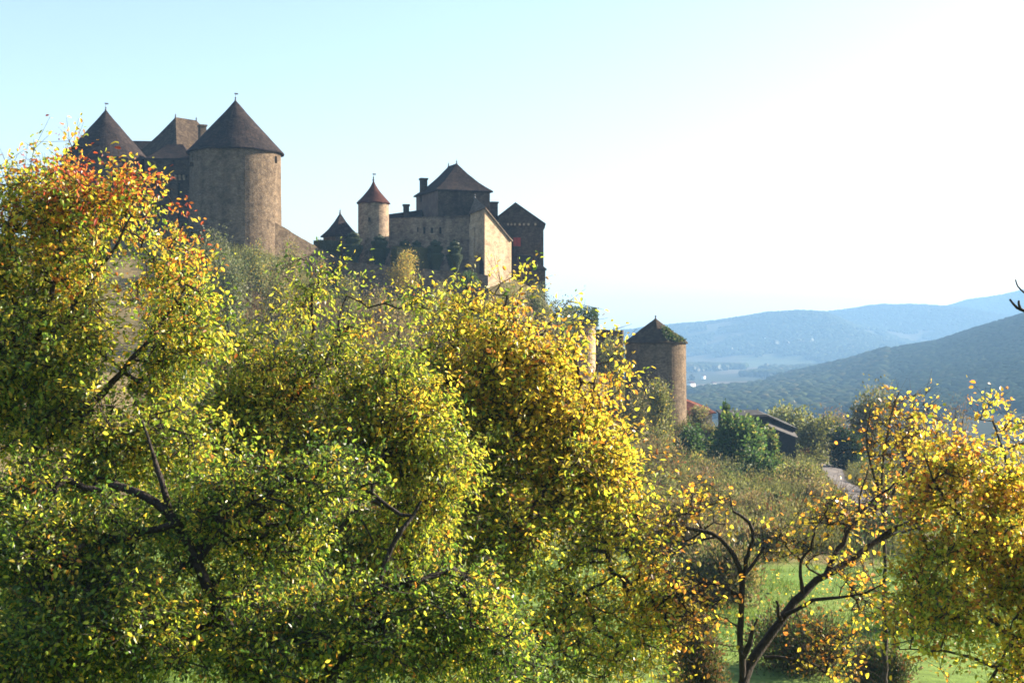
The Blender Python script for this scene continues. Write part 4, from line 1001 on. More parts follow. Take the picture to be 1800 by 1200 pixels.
tree('bushy_tree', 'dark green bushy tree low at the left behind the leaning limbs', 'tree', None,
     [([(200, 1500, 24.5), (205, 1150, 24.5), (190, 1000, 24.5), (180, 880, 24.4)], 0.1, 0.02), ([(205, 1150, 24.5), (300, 1030, 24.3), (340, 930, 24.3)], 0.05, 0.012), ([(205, 1160, 24.5), (90, 1040, 24.5), (50, 930, 24.5)], 0.05, 0.012)],
     [(180, 900, 130, 80, 24.4, 1.1), (330, 930, 90, 60, 24.3, 1), (60, 950, 110, 100, 24.5, 1.1), (230, 1120, 140, 80, 24.3, 1.1), (80, 1120, 130, 90, 24.4, 1.1), (360, 1110, 90, 80, 24.3, 1)],
     1100, 6, 0.095, col_dark, holes=0.36, twig=0.5, bark='bark_dark')
# bare-limbed tree
Yd = 24.0
def cl(pts, y0=Yd, y1=Yd): return [(1100 + x / 2.2229, 660 + y / 2.2229, y0 + (y1 - y0) * i / (len(pts) - 1)) for i, (x, y) in enumerate(pts)]
tree('half_bare_tree', 'half bare forked tree with dark limbs and a few gold leaves before the meadow', 'tree', None,
     [([(1302, 1640, Yd)] + cl([(455, 1190), (450, 1050), (450, 880), (455, 790), (420, 700), (370, 640), (300, 605), (200, 590), (155, 575)]), 0.105, 0.032),
      (cl([(440, 860), (380, 820), (300, 812), (230, 840), (150, 880), (110, 915)], Yd, Yd - .6), 0.038, 0.014), (cl([(300, 605), (250, 640), (190, 650), (165, 680)], Yd, Yd + .3), 0.021, 0.007), (cl([(350, 630), (270, 650), (200, 690), (165, 730)], Yd, Yd - .4), 0.021, 0.007),
      (cl([(458, 790), (470, 720), (480, 680), (492, 600), (465, 560), (420, 530)], Yd, Yd - .3), 0.042, 0.025), (cl([(465, 775), (510, 720), (540, 670)], Yd, Yd + .3), 0.035, 0.021), (cl([(400, 720), (375, 700)]), 0.017, 0.007), (cl([(492, 600), (505, 560)]), 0.021, 0.008),
      (cl([(460, 1200), (480, 1130), (530, 1060), (600, 960), (690, 850), (780, 780), (880, 720), (960, 660), (1050, 600), (1160, 550)], Yd, Yd + 1), 0.095, 0.032), (cl([(690, 850), (688, 780), (685, 720), (720, 680), (738, 615)], Yd + .4, Yd + .2), 0.035, 0.017), (cl([(685, 720), (650, 695)], Yd + .3, Yd + .3), 0.021, 0.010),
      (cl([(780, 780), (830, 680), (890, 585), (950, 500), (1030, 440), (1120, 380)], Yd + .6, Yd + 1.2), 0.052, 0.014), (cl([(905, 560), (918, 480), (940, 400), (952, 340)], Yd + .8, Yd + .8), 0.021, 0.008), (cl([(630, 930), (730, 880), (830, 868), (930, 850), (1010, 810)], Yd + .2, Yd - .5), 0.042, 0.014),
      (cl([(604, 950), (600, 910), (588, 880)], Yd + .2, Yd), 0.035, 0.021), (cl([(462, 1090), (490, 1010), (514, 950)], Yd, Yd - .2), 0.059, 0.014), (cl([(545, 1100), (640, 1105), (740, 1130), (820, 1190)], Yd, Yd - .8), 0.032, 0.014), (cl([(960, 660), (1060, 590), (1170, 570)], Yd + .8, Yd + .6), 0.035, 0.014), (cl([(890, 715), (1000, 640), (1100, 600), (1200, 590)], Yd + .8, Yd + 1.2), 0.035, 0.014),
      (cl([(440, 980), (385, 945)], Yd, Yd - .2), 0.021, 0.008), (cl([(780, 790), (700, 740), (740, 700), (800, 690)], Yd + .5, Yd), 0.021, 0.007)],
     [(1205, 1075, 45, 75, Yd - .8, .7), (1250, 1070, 45, 60, Yd - .3, .6), (1225, 890, 65, 45, Yd + .4, .7), (1290, 900, 40, 35, Yd + .3, .5), (1350, 955, 45, 40, Yd + .3, .5), (1410, 960, 40, 35, Yd + .5, .4), (1470, 905, 65, 35, Yd + .7, .6), (1540, 900, 35, 40, Yd + 1.2, .4), (1490, 935, 40, 30, Yd + .5, .5), (1450, 1150, 70, 50, Yd - .7, .7), (1510, 1010, 55, 35, Yd - .2, .5), (1165, 1010, 30, 60, Yd - .6, .5), (1540, 1060, 60, 35, Yd - .2, .6), (1290, 1160, 25, 35, Yd - .6, .4), (1185, 920, 35, 45, Yd, .4)],
     600, 3, 0.085, col_gold, bark='bark_dark', holes=0.36, rate=0.004, twig=0.5, ratio=0.75, bare=.73)
tree('young_tree', 'thin twiggy tree with sparse orange leaves at the end of the path', 'tree', None,
     [([(1560, 1400, 31), (1555, 1000, 31), (1550, 860, 31), (1560, 760, 31), (1580, 690, 31)], 0.09, 0.012), ([(1553, 900, 31), (1600, 800, 31.2), (1625, 720, 31.3)], 0.04, 0.01), ([(1552, 880, 31), (1525, 790, 30.8), (1530, 720, 30.8)], 0.035, 0.01)],
     [(1555, 770, 48, 62, 31, .9), (1600, 800, 52, 70, 31.2, .9), (1545, 850, 40, 45, 31, .8), (1600, 880, 55, 45, 31, .8), (1590, 720, 50, 30, 31.2, .7), (1630, 760, 40, 60, 31.3, .7)],
     260, 3, 0.1, col_gold, holes=0.3, ratio=0.75, bare=0.68, twig=0.5)
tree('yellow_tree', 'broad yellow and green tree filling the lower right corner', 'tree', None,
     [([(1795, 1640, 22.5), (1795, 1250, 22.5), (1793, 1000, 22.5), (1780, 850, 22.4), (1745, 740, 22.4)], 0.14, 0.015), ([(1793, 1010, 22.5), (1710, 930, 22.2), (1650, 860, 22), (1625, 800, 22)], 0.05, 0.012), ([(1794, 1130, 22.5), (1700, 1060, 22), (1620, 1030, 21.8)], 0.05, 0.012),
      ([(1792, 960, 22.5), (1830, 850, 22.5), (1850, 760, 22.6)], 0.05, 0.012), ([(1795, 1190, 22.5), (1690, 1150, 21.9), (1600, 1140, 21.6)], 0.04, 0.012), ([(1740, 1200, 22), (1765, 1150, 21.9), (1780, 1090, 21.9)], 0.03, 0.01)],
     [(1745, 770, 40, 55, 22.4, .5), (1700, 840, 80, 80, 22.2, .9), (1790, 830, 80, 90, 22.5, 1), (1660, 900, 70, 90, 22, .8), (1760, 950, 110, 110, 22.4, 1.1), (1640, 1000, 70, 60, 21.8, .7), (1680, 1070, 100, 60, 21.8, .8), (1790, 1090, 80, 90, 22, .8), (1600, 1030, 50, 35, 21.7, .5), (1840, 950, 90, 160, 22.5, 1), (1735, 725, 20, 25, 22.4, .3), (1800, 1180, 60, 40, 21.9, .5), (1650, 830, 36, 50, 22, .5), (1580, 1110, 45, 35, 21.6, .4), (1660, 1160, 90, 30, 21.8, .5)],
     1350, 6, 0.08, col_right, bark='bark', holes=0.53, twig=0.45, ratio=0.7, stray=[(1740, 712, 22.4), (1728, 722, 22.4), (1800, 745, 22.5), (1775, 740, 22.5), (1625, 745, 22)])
# tree beyond the right edge: only its bare branch tip reaches the frame
Yt = 13.0
tb_ = P(1960, 1500, Yt); tz = gh(tb_[0], Yt)
bt_ = thing('bare_branch_tree', 'bare dark branch tip reaching in at the right edge above the hills', 'tree', (tb_[0], Yt, tz))
m = MB(); m.tube(smooth_line([(tb_[0], Yt, tz - .2), P(1965, 1000, Yt), P(1950, 700, Yt), P(1930, 480, Yt), P(1900, 300, Yt)], .3), 0.13, 0.02, 8)
m.tube(smooth_line([P(1950, 690, Yt), P(1880, 600, Yt), P(1830, 560, Yt), P(1803, 547, Yt), P(1788, 541, Yt), P(1775, 526, Yt)], .08), 0.035, 0.010, 7)
m.tube(smooth_line([P(1795, 545, Yt), P(1791, 535, Yt), P(1791, 528, Yt)], .05), 0.014, 0.009, 6)
m.tube(smooth_line([P(1830, 560, Yt), P(1812, 525, Yt), P(1800, 514, Yt), P(1789, 503, Yt), P(1785, 491, Yt)], .06), 0.012, 0.006, 6)
m.build('trunk', M['bark_dark'], bt_, True)

# ------------------------------------------------------------------ plants on the castle slope
OLV, TAN, SAGE, RUST, BUSH, GOLD, DRY, LIME = [np.array(c) for c in ((0.1, 0.105, 0.038), (0.2, 0.155, 0.072), (0.125, 0.138, 0.075), (0.15, 0.075, 0.036), (0.036, 0.066, 0.02), (0.33, 0.235, 0.045), (0.165, 0.12, 0.072), (0.17, 0.178, 0.05))]
def jit(n, cols, wts):
    i = rng.choice(len(cols), n, p=np.array(wts) / sum(wts)); return np.array(cols)[i] * rng.uniform(0.65, 1.3, (n, 1)) * rng.normal(1, .05, (n, 3))
def shrub(name, label, px, pyt, pyb, wpx, Y, cols, wts, n=1100, ls=0.3, cat='shrub', shape='round', group=None, stems=14, up=0.3, wr=0.55):
    """shrub or small tree: lobed crown of leaf sprays over a fan of stems; pyt/pyb = top and foot in the picture"""
    x = P(px, 0, Y)[0]; zb = gh(x, Y); z1 = (600 - pyt) * Y / F; z0 = min((600 - pyb) * Y / F, z1 - 0.8)
    zb = min(zb, z0 + 0.4); wd = wpx * Y / F / 2; h = z1 - z0
    root = thing(name, label, cat, (x, Y, zb), group)
    n = int(n * 1.7); k = 7; lob = []
    for i in range(k):
        a = rng.uniform(0, 2 * np.pi); q = rng.uniform(0.1, 0.62); hz = rng.uniform(0.3, 0.8)
        if shape == 'cone': q *= (1 - hz) * 1.2
        s = rng.uniform(0.34, 0.55)
        lob.append((x + math.cos(a) * q * wd, Y + math.sin(a) * q * wd, z0 + h * hz, wd * s, h * rng.uniform(.22, .36)))
    lob.append((x, Y, z0 + h * .72, wd * .5, h * .28)); lob.append((x, Y, z0 + h * .3, wd * .85, h * .32))
    pk = rng.integers(0, len(lob), n); d = unit(rng.normal(0, 1, (n, 3))); d = d * (rng.uniform(0.0, 1, n) ** 0.4 * (.6 + .8 * fbm(d[:, 0] * 2.5 + pk * 2.7 + 7, d[:, 2] * 2.5 + d[:, 1] * 2 + 3, 2, 5)) * np.where(rng.uniform(0, 1, n) < .1, 1.35, 1))[:, None]
    Lb = np.array(lob)[pk]; p = Lb[:, :3] + d * np.stack((Lb[:, 3], Lb[:, 3], Lb[:, 4]), 1)
    p[:, 2] = np.maximum(p[:, 2], zb)
    c = jit(n, cols, wts) * (0.85 + 0.3 * rng.uniform(0, 1, len(lob))[pk])[:, None]
    V, Fq, cc_ = quads(p, d * .6 + rng.normal(0, .5, (n, 3)) + np.array((0, 0, up)), ls * rng.uniform(.5, 1.3, n), wr, c)
    mk('foliage', V, Fq, M['leaf_far'], root, col=cc_)
    m = MB()
    for i in range(stems):
        l = lob[i % len(lob)]; m.tube(smooth_line([(x + rng.normal(0, wd * .12), Y + rng.normal(0, wd * .12), zb - .2), ((x + l[0]) / 2 + rng.normal(0, .15), (Y + l[1]) / 2, (zb + l[2]) / 2 + h * .1), (l[0], l[1], l[2] + l[4] * .6)], .6), 0.06, 0.015, 4)
    m.build('stem', M['bark'], root)
    return root
shrub('willow_shrub', 'grey green bushy willow directly below the great round tower', 375, 398, 520, 120, 172, (SAGE, OLV, LIME), (5, 2, 1), 2600, .3)
shrub('willow_shrub', 'second grey green willow lower on the slope beside the red-topped tree', 400, 450, 600, 110, 150, (SAGE, OLV, BUSH), (5, 3, 1), 2600, .3)
shrub('shrub', 'pale yellow green shrub under the sunlit side of the great tower', 455, 428, 540, 70, 168, (LIME, SAGE, GOLD), (4, 3, 1), 1300, .28)
shrub('shrub', 'dry tan shrub at the foot of the sloping rampart wall', 515, 425, 510, 75, 176, (TAN, OLV, LIME), (4, 2, 1), 1300, .25)
shrub('shrub', 'low rusty bush halfway along the sloping rampart wall', 560, 455, 520, 50, 174, (TAN, RUST, OLV), (4, 2, 1), 800, .25)
shrub('shrub', 'straggly olive bush below the left end of the terrace wall', 605, 492, 570, 80, 165, (OLV, LIME, TAN), (4, 2, 2), 1200, .26)
shrub('shrub', 'tan brush patch under the middle of the terrace wall', 660, 500, 590, 60, 170, (TAN, DRY, OLV), (4, 3, 1), 900, .25)
shrub('golden_shrub', 'feathery golden shrub in front of the clipped hedge and yews', 716, 440, 515, 74, 182, (GOLD, LIME, TAN), (5, 2, 1), 2200, .24, up=.8)
shrub('shrub', 'dark green clipped looking bush on the terrace wall below the chapel', 824, 480, 512, 50, 184, (BUSH, OLV), (4, 1), 1100, .26)
shrub('shrub', 'olive bush between golden shrub and chapel, below the terrace wall', 775, 494, 560, 50, 178, (OLV, TAN), (3, 2), 900, .25)
shrub('shrub', 'grey green bush at the foot of the tall dark house', 945, 500, 570, 76, 180, (SAGE, OLV, BUSH), (3, 3, 1), 1400, .28)
shrub('shrub', 'olive bush left of the ivy topped turret', 984, 528, 640, 92, 170, (OLV, BUSH, LIME), (3, 2, 1), 1200, .28)
shrub('shrub', 'yellow green bush growing between ruined turret and low tower', 1072, 590, 690, 84, 172, (LIME, OLV, RUST), (4, 3, .6), 1600, .27)
shrub('shrub', 'dry stalky bush at the left foot of the low round tower', 1118, 672, 790, 60, 156, (OLV, TAN, LIME), (3, 3, 1), 1500, .27)
shrub('shrub', 'upright olive bush hiding the base of the low round tower', 1163, 680, 775, 62, 154, (LIME, OLV, GOLD), (3, 3, .6), 2000, .27, up=.6)
shrub('shrub', 'rounded brownish bush between low tower and red roofed house', 1228, 712, 752, 46, 165, (OLV, DRY, LIME), (3, 2, 1), 1000, .25)
shrub('leafy_bush', 'large dark green leafy bush in front of the dark barn', 1294, 732, 885, 130, 134, (BUSH * 1.2, BUSH * 1.8, LIME), (4, 3, 1.4), 5200, .4, 'bush', wr=.75)
shrub('leafy_bush', 'dark green leafy bush right of the low tower foot', 1215, 744, 850, 80, 138, (BUSH, BUSH * 1.5), (5, 2), 2200, .34, 'bush', wr=.75)
shrub('leafy_bush', 'lower green leafy bush at the bend of the path', 1330, 800, 900, 90, 126, (BUSH * 1.5, BUSH, LIME), (4, 3, 1), 2200, .34, 'bush', wr=.7)
shrub('leafy_bush', 'green leafy bush against the left half of the dark barn wall', 1352, 758, 850, 56, 138, (BUSH * 1.3, OLV, LIME), (3, 2, 1.4), 2200, .34, 'bush', wr=.7)
shrub('shrub', 'tan and green bush on the bank right below the sunlit chapel gable', 890, 498, 580, 70, 178, (OLV, TAN, LIME), (3, 2, 1), 1500, .26)
shrub('cypress', 'small dark pointed conifer between red roof and barn', 1275, 708, 770, 17, 150, (BUSH * .6, BUSH * .8), (1, 1), 900, .24, 'tree', 'cone', up=.9)
shrub('willow', 'pale rounded willow right behind the dark barn', 1385, 712, 830, 100, 186, (SAGE * 1.25, LIME), (3, 2), 4200, .42, 'tree')
shrub('tree', 'olive tree standing just right of the barn', 1428, 738, 835, 85, 172, (OLV, LIME), (3, 1), 3400, .4, 'tree')
shrub('tree', 'brownish bare topped tree behind the path end', 1462, 722, 835, 95, 196, (DRY, OLV, RUST), (3, 2, 1), 3400, .38, 'tree', up=.9, wr=.35)
shrub('tree', 'dark fir like tree beside the path end', 1488, 755, 850, 74, 166, (BUSH * .5, BUSH * .7), (1, 1), 3000, .4, 'tree')
shrub('tree', 'taller olive tree standing over the path end on the skyline', 1528, 690, 840, 80, 200, (OLV, SAGE, TAN), (3, 2, 1), 3800, .44, 'tree')
shrub('twiggy_tree', 'purplish brown twiggy tree behind the sparse orange tree', 1600, 692, 860, 90, 150, (RUST * .8, DRY * .8, OLV), (3, 4, 1), 1900, .3, 'tree', up=1.2, wr=.2, stems=40)
shrub('twiggy_tree', 'brown twiggy tree behind the top of the right hand yellow tree', 1680, 712, 880, 90, 130, (DRY * .8, RUST * .7, OLV), (4, 2, 1), 1700, .28, 'tree', up=1.2, wr=.2, stems=40)
shrub('shrub', 'olive thicket left of the path beside the barn foot', 1420, 815, 900, 90, 122, (OLV, TAN, LIME), (3, 2, 2), 1900, .25)
shrub('shrub', 'tan thicket left of the path, nearest to the path bend', 1440, 848, 950, 80, 108, (TAN, OLV, DRY), (3, 2, 2), 1900, .22)
shrub('shrub', 'dry reddish brush on the slope below the leafy bushes', 1240, 815, 930, 120, 115, (DRY, RUST, TAN, OLV), (3, 2, 2, 1), 2600, .24, up=.9, wr=.25)
shrub('shrub', 'straw coloured brush on the slope right of the bright yellow tree', 1160, 770, 900, 110, 122, (TAN, OLV, RUST), (3, 3, 1), 2600, .24, up=.9, wr=.3)
shrub('shrub', 'rust tipped brush in the middle of the slope above the bare tree', 1330, 860, 960, 120, 100, (TAN, OLV, RUST), (3, 3, 1.4), 2600, .21, up=.8, wr=.3)
shrub('shrub', 'olive scrub behind the left fork of the half bare tree', 1205, 870, 1040, 150, 84, (OLV, TAN, DRY), (3, 3, 1), 4200, .26, up=.8, wr=.45)
shrub('shrub', 'feathery green scrub behind the trunk fork of the half bare tree', 1255, 945, 1150, 190, 62, (OLV, TAN, BUSH, DRY), (3, 2, 1, 1), 7000, .2, up=.8, wr=.5)
shrub('shrub', 'yellow brush at the foot of the half bare tree', 1215, 1060, 1250, 120, 42, (GOLD, OLV, RUST), (3, 2, 1), 2600, .12, up=.5)
shrub('bramble', 'dark twiggy bramble in the meadow right of the half bare tree', 1400, 1055, 1230, 220, 46, (OLV * .8, BUSH, RUST), (3, 2, 1), 6000, .13, up=.8, wr=.5, stems=30)
shrub('shrub', 'olive and rust scrub at the far edge of the meadow left of centre fork', 1330, 925, 1010, 130, 80, (OLV, TAN, RUST), (3, 2, 1), 3600, .24, up=.7, wr=.45)
shrub('shrub', 'low tan scrub at the far edge of the meadow under the path', 1450, 925, 985, 120, 88, (TAN, OLV, LIME), (3, 2, 1), 3200, .24, up=.7, wr=.45)
shrub('shrub', 'yellow green thicket on the slope just below the low tower bushes', 1150, 745, 850, 74, 140, (LIME, OLV, GOLD), (4, 3, .6), 2600, .26, up=.6)
shrub('shrub', 'yellowish bush on the slope in front of the dark green leafy bush', 1225, 800, 880, 70, 128, (LIME, GOLD, OLV), (3, 1, 2), 2400, .25, up=.5)
shrub('shrub', 'small lime coloured bush in the middle of the brushy slope', 1290, 845, 905, 56, 118, (LIME, OLV), (3, 2), 1800, .24, up=.5)
shrub('shrub', 'olive bush on the slope halfway between leafy bush and path', 1385, 818, 885, 66, 124, (OLV, LIME, BUSH), (3, 2, 1), 2200, .25)
shrub('shrub', 'pale green bush low on the slope above the left fork of the bare tree', 1175, 835, 925, 84, 108, (LIME, SAGE, OLV), (3, 1, 2), 2600, .23, up=.5)
shrub('shrub', 'dull green bush low on the slope above the right fork of the bare tree', 1370, 868, 930, 72, 104, (OLV, BUSH, LIME), (3, 1, 2), 2200, .23)
shrub('bramble', 'olive bramble at the right end of the meadow under the broad yellow tree', 1640, 1010, 1130, 150, 56, (OLV, BUSH, DRY), (3, 2, 1), 5200, .17, up=.6, wr=.5)
shrub('bramble', 'dark twiggy bramble at the near edge of the meadow by the right tree', 1540, 1120, 1240, 130, 42, (OLV * .7, BUSH, RUST), (3, 2, 1), 4600, .12, up=.8, wr=.4)
shrub('bramble', 'dark twiggy bramble left of the half bare tree trunk', 1235, 1090, 1260, 110, 34, (OLV * .7, RUST, BUSH), (3, 2, 1), 4200, .1, up=.7, wr=.4)
shrub('bramble', 'dark bushes at the far side of the meadow below the path', 1550, 915, 985, 130, 88, (BUSH * .8, OLV * .8, RUST), (3, 3, 1), 4200, .26, stems=20)
shrub('shrub', 'olive bush on the slope seen over the green centre tree', 700, 520, 640, 110, 140, (TAN, OLV, DRY), (3, 2, 2), 2000, .25)
shrub('shrub', 'tan bush under the golden shrub above the bright yellow tree', 770, 510, 620, 80, 150, (TAN, OLV, GOLD), (3, 2, 1), 1500, .25)
shrub('shrub', 'dry bush between grey green willow and green centre tree', 480, 470, 600, 80, 145, (OLV, LIME, TAN), (3, 2, 2), 1700, .25)

# ------------------------------------------------------------------ clipped yews and hedges on the terrace
def clipped(parent, V, Fs, cols, n, ls, name='foliage', mat='needle'):
    """solid core plus a fur of short sprays over its faces"""
    V = np.asarray(V, float); tris = []
    for f in Fs:
        for i in range(1, len(f) - 1): tris.append((f[0], f[i], f[i + 1]))
    T = V[np.array(tris)]; ar = np.linalg.norm(np.cross(T[:, 1] - T[:, 0], T[:, 2] - T[:, 0]), axis=1); k = rng.choice(len(T), n, p=ar / ar.sum())
    a, b = rng.uniform(0, 1, (2, n, 1)); fl = (a + b) > 1; a = np.where(fl, 1 - a, a); b = np.where(fl, 1 - b, b)
    p = T[k, 0] + a * (T[k, 1] - T[k, 0]) + b * (T[k, 2] - T[k, 0]); nr_ = unit(np.cross(T[k, 1] - T[k, 0], T[k, 2] - T[k, 0]))
    nr_ = nr_ * np.sign(((p - V.mean(0)) * nr_).sum(1))[:, None]
    Vq, Fq, c = quads(p - nr_ * ls * .3, nr_ + rng.normal(0, .7, (n, 3)), ls * rng.uniform(.5, 1.2, n), .5, jit(n, cols, [1] * len(cols)))
    c0 = np.tile(np.mean(cols, 0) * .8, (len(V), 1))
    by = {}
    for f in Fs: by.setdefault(len(f), []).append(f)
    fs = [np.array(v) for v in by.values()] + [Fq + len(V)]
    return mk(name, np.vstack((V, Vq)), fs, M[mat], parent, col=np.vstack((c0, c)))
YW = [np.array((0.018, 0.032, 0.014)), np.array((0.028, 0.045, 0.018)), np.array((0.04, 0.055, 0.022))]
prof = [(.42, -.25), (.5, 0), (.62, .15), (.95, .40), (1.0, .48), (.8, .52), (.62, .55), (.84, .68), (.88, .73), (.6, .77), (.48, .79), (.6, .86), (.55, .9), (.3, .92), (.2, .96), (.02, 1.0)]
Yy = 192.0; ky = Yy / F
yl = ['clipped tiered yew nearest the small pavilion', 'clipped tiered yew in front of the slim turret', 'clipped tiered yew behind the left end of the tall hedge', 'clipped tiered yew half hidden behind the middle of the tall hedge', 'clipped tiered yew at the right end of the tall hedge', 'clipped tiered yew closest to the chapel']
ys = [(621, 406, 458, 17.5), (667.5, 412, 462, 17.5), (710, 420, 466, 15), (731, 421, 466, 13.5), (765, 421, 472, 15.5), (799, 421, 475, 15)]
first = None
for (px, a, b, hw), lab in zip(ys, yl):
    h = (b - a) * ky; loc = (P(px, 0, Yy)[0], Yy + (1.5 if px in (710, 731) else 0), (600 - b) * ky)
    if first is None:
        first = thing('topiary_yew', lab, 'topiary', loc, 'clipped yews on the terrace'); h0, w0 = h, hw * ky
        mb = MB().lathe(loc[:2], [(r * w0, loc[2] + z * h) for r, z in prof], 24)
        clipped(first, np.concatenate(mb.V), mb.F, YW, 2600, .2)
        MB().tube([(loc[0], loc[1], gh(loc[0], loc[1]) - .3), (loc[0], loc[1], loc[2] + .3)], .16, .13, 7).build('trunk', M['bark_dark'], first)
    else:
        dup(first, loc, rng.uniform(0, 6.28), (hw * ky / w0, hw * ky / w0, h / h0), lab, 'clipped yews on the terrace')
HG = [np.array((0.075, 0.08, 0.028)), np.array((0.12, 0.11, 0.037)), np.array((0.055, 0.068, 0.022))]
for px0, px1, a, b, Y, lab in ((562, 600, 423, 454, 196, 'short clipped box hedge beside the pavilion'), (700, 766, 435, 474, 190.6, 'tall olive clipped hedge between the dark yews')):
    x0_, x1_ = P(px0, 0, Y)[0], P(px1, 0, Y)[0]; zt_, zb_ = (600 - a) * Y / F, (600 - b) * Y / F - 1.5
    hd = thing('clipped_hedge', lab, 'hedge', ((x0_ + x1_) / 2, Y, zb_))
    V, Fs = [], []
    dY = (x1_ - x0_) * .42; mb = MB().prism([(x0_, Y - dY), (x1_, Y + dY), (x1_ - .9, Y + dY + 1.6), (x0_ - .9, Y - dY + 1.6)], zb_, zt_)
    clipped(hd, np.concatenate(mb.V), mb.F, HG, 2600, .24, mat='leaf_far')

# ------------------------------------------------------------------ ivy
def ivy_on(parent, p, nrm, n_cols, n, ls, name='ivy'):
    V, Fq, c = quads(p, nrm * .5 + rng.normal(0, .5, p.shape) + np.array((0, 0, -.35)), ls * rng.uniform(.5, 1.2, len(p)), .8, jit(len(p), n_cols, [1] * len(n_cols)))
    return mk(name, V, Fq, M['leaf_far'], parent, col=c)
n = 4200; a = rng.uniform(0, 2 * np.pi, n); zz = rng.uniform((600 - 571) * k8, (600 - 541) * k8, n)
zz = np.where(np.abs(a - 1.0) < .8, zz - rng.uniform(0, 1, n) ** 2 * .7, zz); q = np.clip(((600 - 540) * k8 - zz) * 4, 0, 1) ** .5
rad = (27.5 * k8 + rng.normal(0, .12, n)) * np.where(rng.uniform(0, 1, n) < .25, rng.uniform(0, 1, n) ** .5, 1) * (.75 + .25 * q)
pv_ = np.stack((rc8[0] + rad * np.sin(a), rc8[1] - rad * np.cos(a), zz + fbm(a * 2, zz, 2, 3) * .5 - .2), 1)
ivy_on(rt, pv_, unit(pv_ - np.array((*rc8, zz.mean()))), (BUSH * .8, BUSH * .5, BUSH * 1.2), n, .22)
n = 900; f = .45 + .55 * rng.uniform(0, 1, n) ** .7; a = R_(38) + R_(26) * (rng.uniform(-1, 1, n)) * (0.25 + f * .75) - (1 - f) * .35
rad = 57 * k9 * f; zz = (600 - 560) * k9 - (43 * k9) * f + .15
pv_ = np.stack((c9[0] + rad * np.sin(a), c9[1] - rad * np.cos(a), zz + rng.uniform(0, .25, n)), 1); g_ = fbm(pv_[:, 0] * 1.2, pv_[:, 2] * 1.2 + 9, 2, 3) > .38; pv_ = pv_[g_]
ivy_on(lt, pv_, np.tile((.4, -.5, .6), (len(pv_), 1)), (BUSH, BUSH * .7, OLV), n, .24)

# ------------------------------------------------------------------ undergrowth, grass and far woods (uncountable)
n = 60000
Yq = 82 + 104 * rng.uniform(0, 1, n) ** 0.8; pxq = rng.uniform(280, 1640, n); Xq = (pxq - 900) / F * Yq
hid = fbm(Xq / 6, Yq / 6, 3, 77); xp_ = np.interp(Yq, [100, 110, 120, 135, 150, 166, 186], [26.5, 27.6, 29.2, 31.6, 34.2, 37.2, 42]); k = (np.abs(Xq - xp_) > 2.0) & (Xq < xp_ + 12) & (hid > .3) & ((pxq > 1080) | ((pxq < 880) & (Yq > 120)))
Xq, Yq, hid = Xq[k], Yq[k], hid[k]; n = len(Xq); zq = ground_h(Xq, Yq)
tone = fbm(Xq / 11 + 5, Yq / 11, 3, 12)
cs = np.where((tone > .56)[:, None], jit(n, (RUST, DRY, TAN, OLV), (1, 1.2, 2, 1)), np.where((tone > .48)[:, None], jit(n, (TAN, OLV, LIME), (2, 2, 2)), jit(n, (OLV, LIME, SAGE), (2, 3, 1))))
rep = 4; pb = np.repeat(np.stack((Xq, Yq, zq - .1), 1), rep, 0) + np.concatenate((rng.normal(0, .25, (n * rep, 2)), np.zeros((n * rep, 1))), 1)
V, Fq, c = blades(pb, np.repeat(.5 + 1.1 * hid, rep) * rng.uniform(.5, 1.3, n * rep), .28, rng.uniform(.05, .13, n * rep), np.repeat(cs, rep, 0) * rng.uniform(.8, 1.2, (n * rep, 1)))
V2, F2, c2_ = quads(pb + np.array((0, 0, 1)) * rng.uniform(.2, 1.3, (n * rep, 1)), rng.normal(0, .6, (n * rep, 3)) + np.array((0, 0, .6)), rng.uniform(.1, .3, n * rep), .5, np.repeat(cs, rep, 0))
nb = 1500; per = 110
Yd_ = 84 + 100 * rng.uniform(0, 1, nb) ** .8; px_ = np.where(rng.uniform(0, 1, nb) < .66, rng.uniform(1090, 1640, nb), rng.uniform(300, 880, nb)); Xd_ = (px_ - 900) / F * Yd_
xp_ = np.interp(Yd_, [100, 110, 120, 135, 150, 166, 186], [26.5, 27.6, 29.2, 31.6, 34.2, 37.2, 42]); kk = ((Xd_ < xp_ - 3.2) | (Xd_ > xp_ + 3)) & ((px_ > 1000) | (Yd_ > 120)); Xd_, Yd_ = Xd_[kk], Yd_[kk]; nb = len(Xd_); rd = rng.uniform(.5, 1.7, nb) ** 1.2
dv = unit(rng.normal(0, 1, (nb * per, 3))) * rng.uniform(.2, 1, (nb * per, 1)) ** .5; dv[:, 2] = np.abs(dv[:, 2])
bc = np.where((fbm(Xd_ / 9, Yd_ / 9, 2, 41) > .5)[:, None], jit(nb, (OLV, LIME, SAGE, BUSH * 1.5), (3, 2, 1, 1)), jit(nb, (TAN, LIME, RUST, OLV), (3, 3, .7, 2)))
p3_ = np.repeat(np.stack((Xd_, Yd_, ground_h(Xd_, Yd_) - .1), 1), per, 0) + dv * np.repeat(rd, per)[:, None] * np.array((1, 1, 1.15))
V3, F3_, c3_ = quads(p3_, dv * .5 + rng.normal(0, .5, dv.shape) + np.array((0, 0, .5)), rng.uniform(.12, .34, nb * per), .45, np.repeat(bc, per, 0) * rng.uniform(.75, 1.25, (nb * per, 1)))
o = mk('undergrowth', np.vstack((V, V2, V3)), [Fq, F2 + len(V), F3_ + len(V) + len(V2)], M['straw'], None, np.vstack((c, c2_, c3_)))
tag(o, 'dry tan and olive undergrowth covering the castle slope', 'undergrowth', kind='stuff')
n = 90000; Yq = 36 + 54 * rng.uniform(0, 1, n); Xq = (rng.uniform(60, 1800, n) - 900) / F * Yq
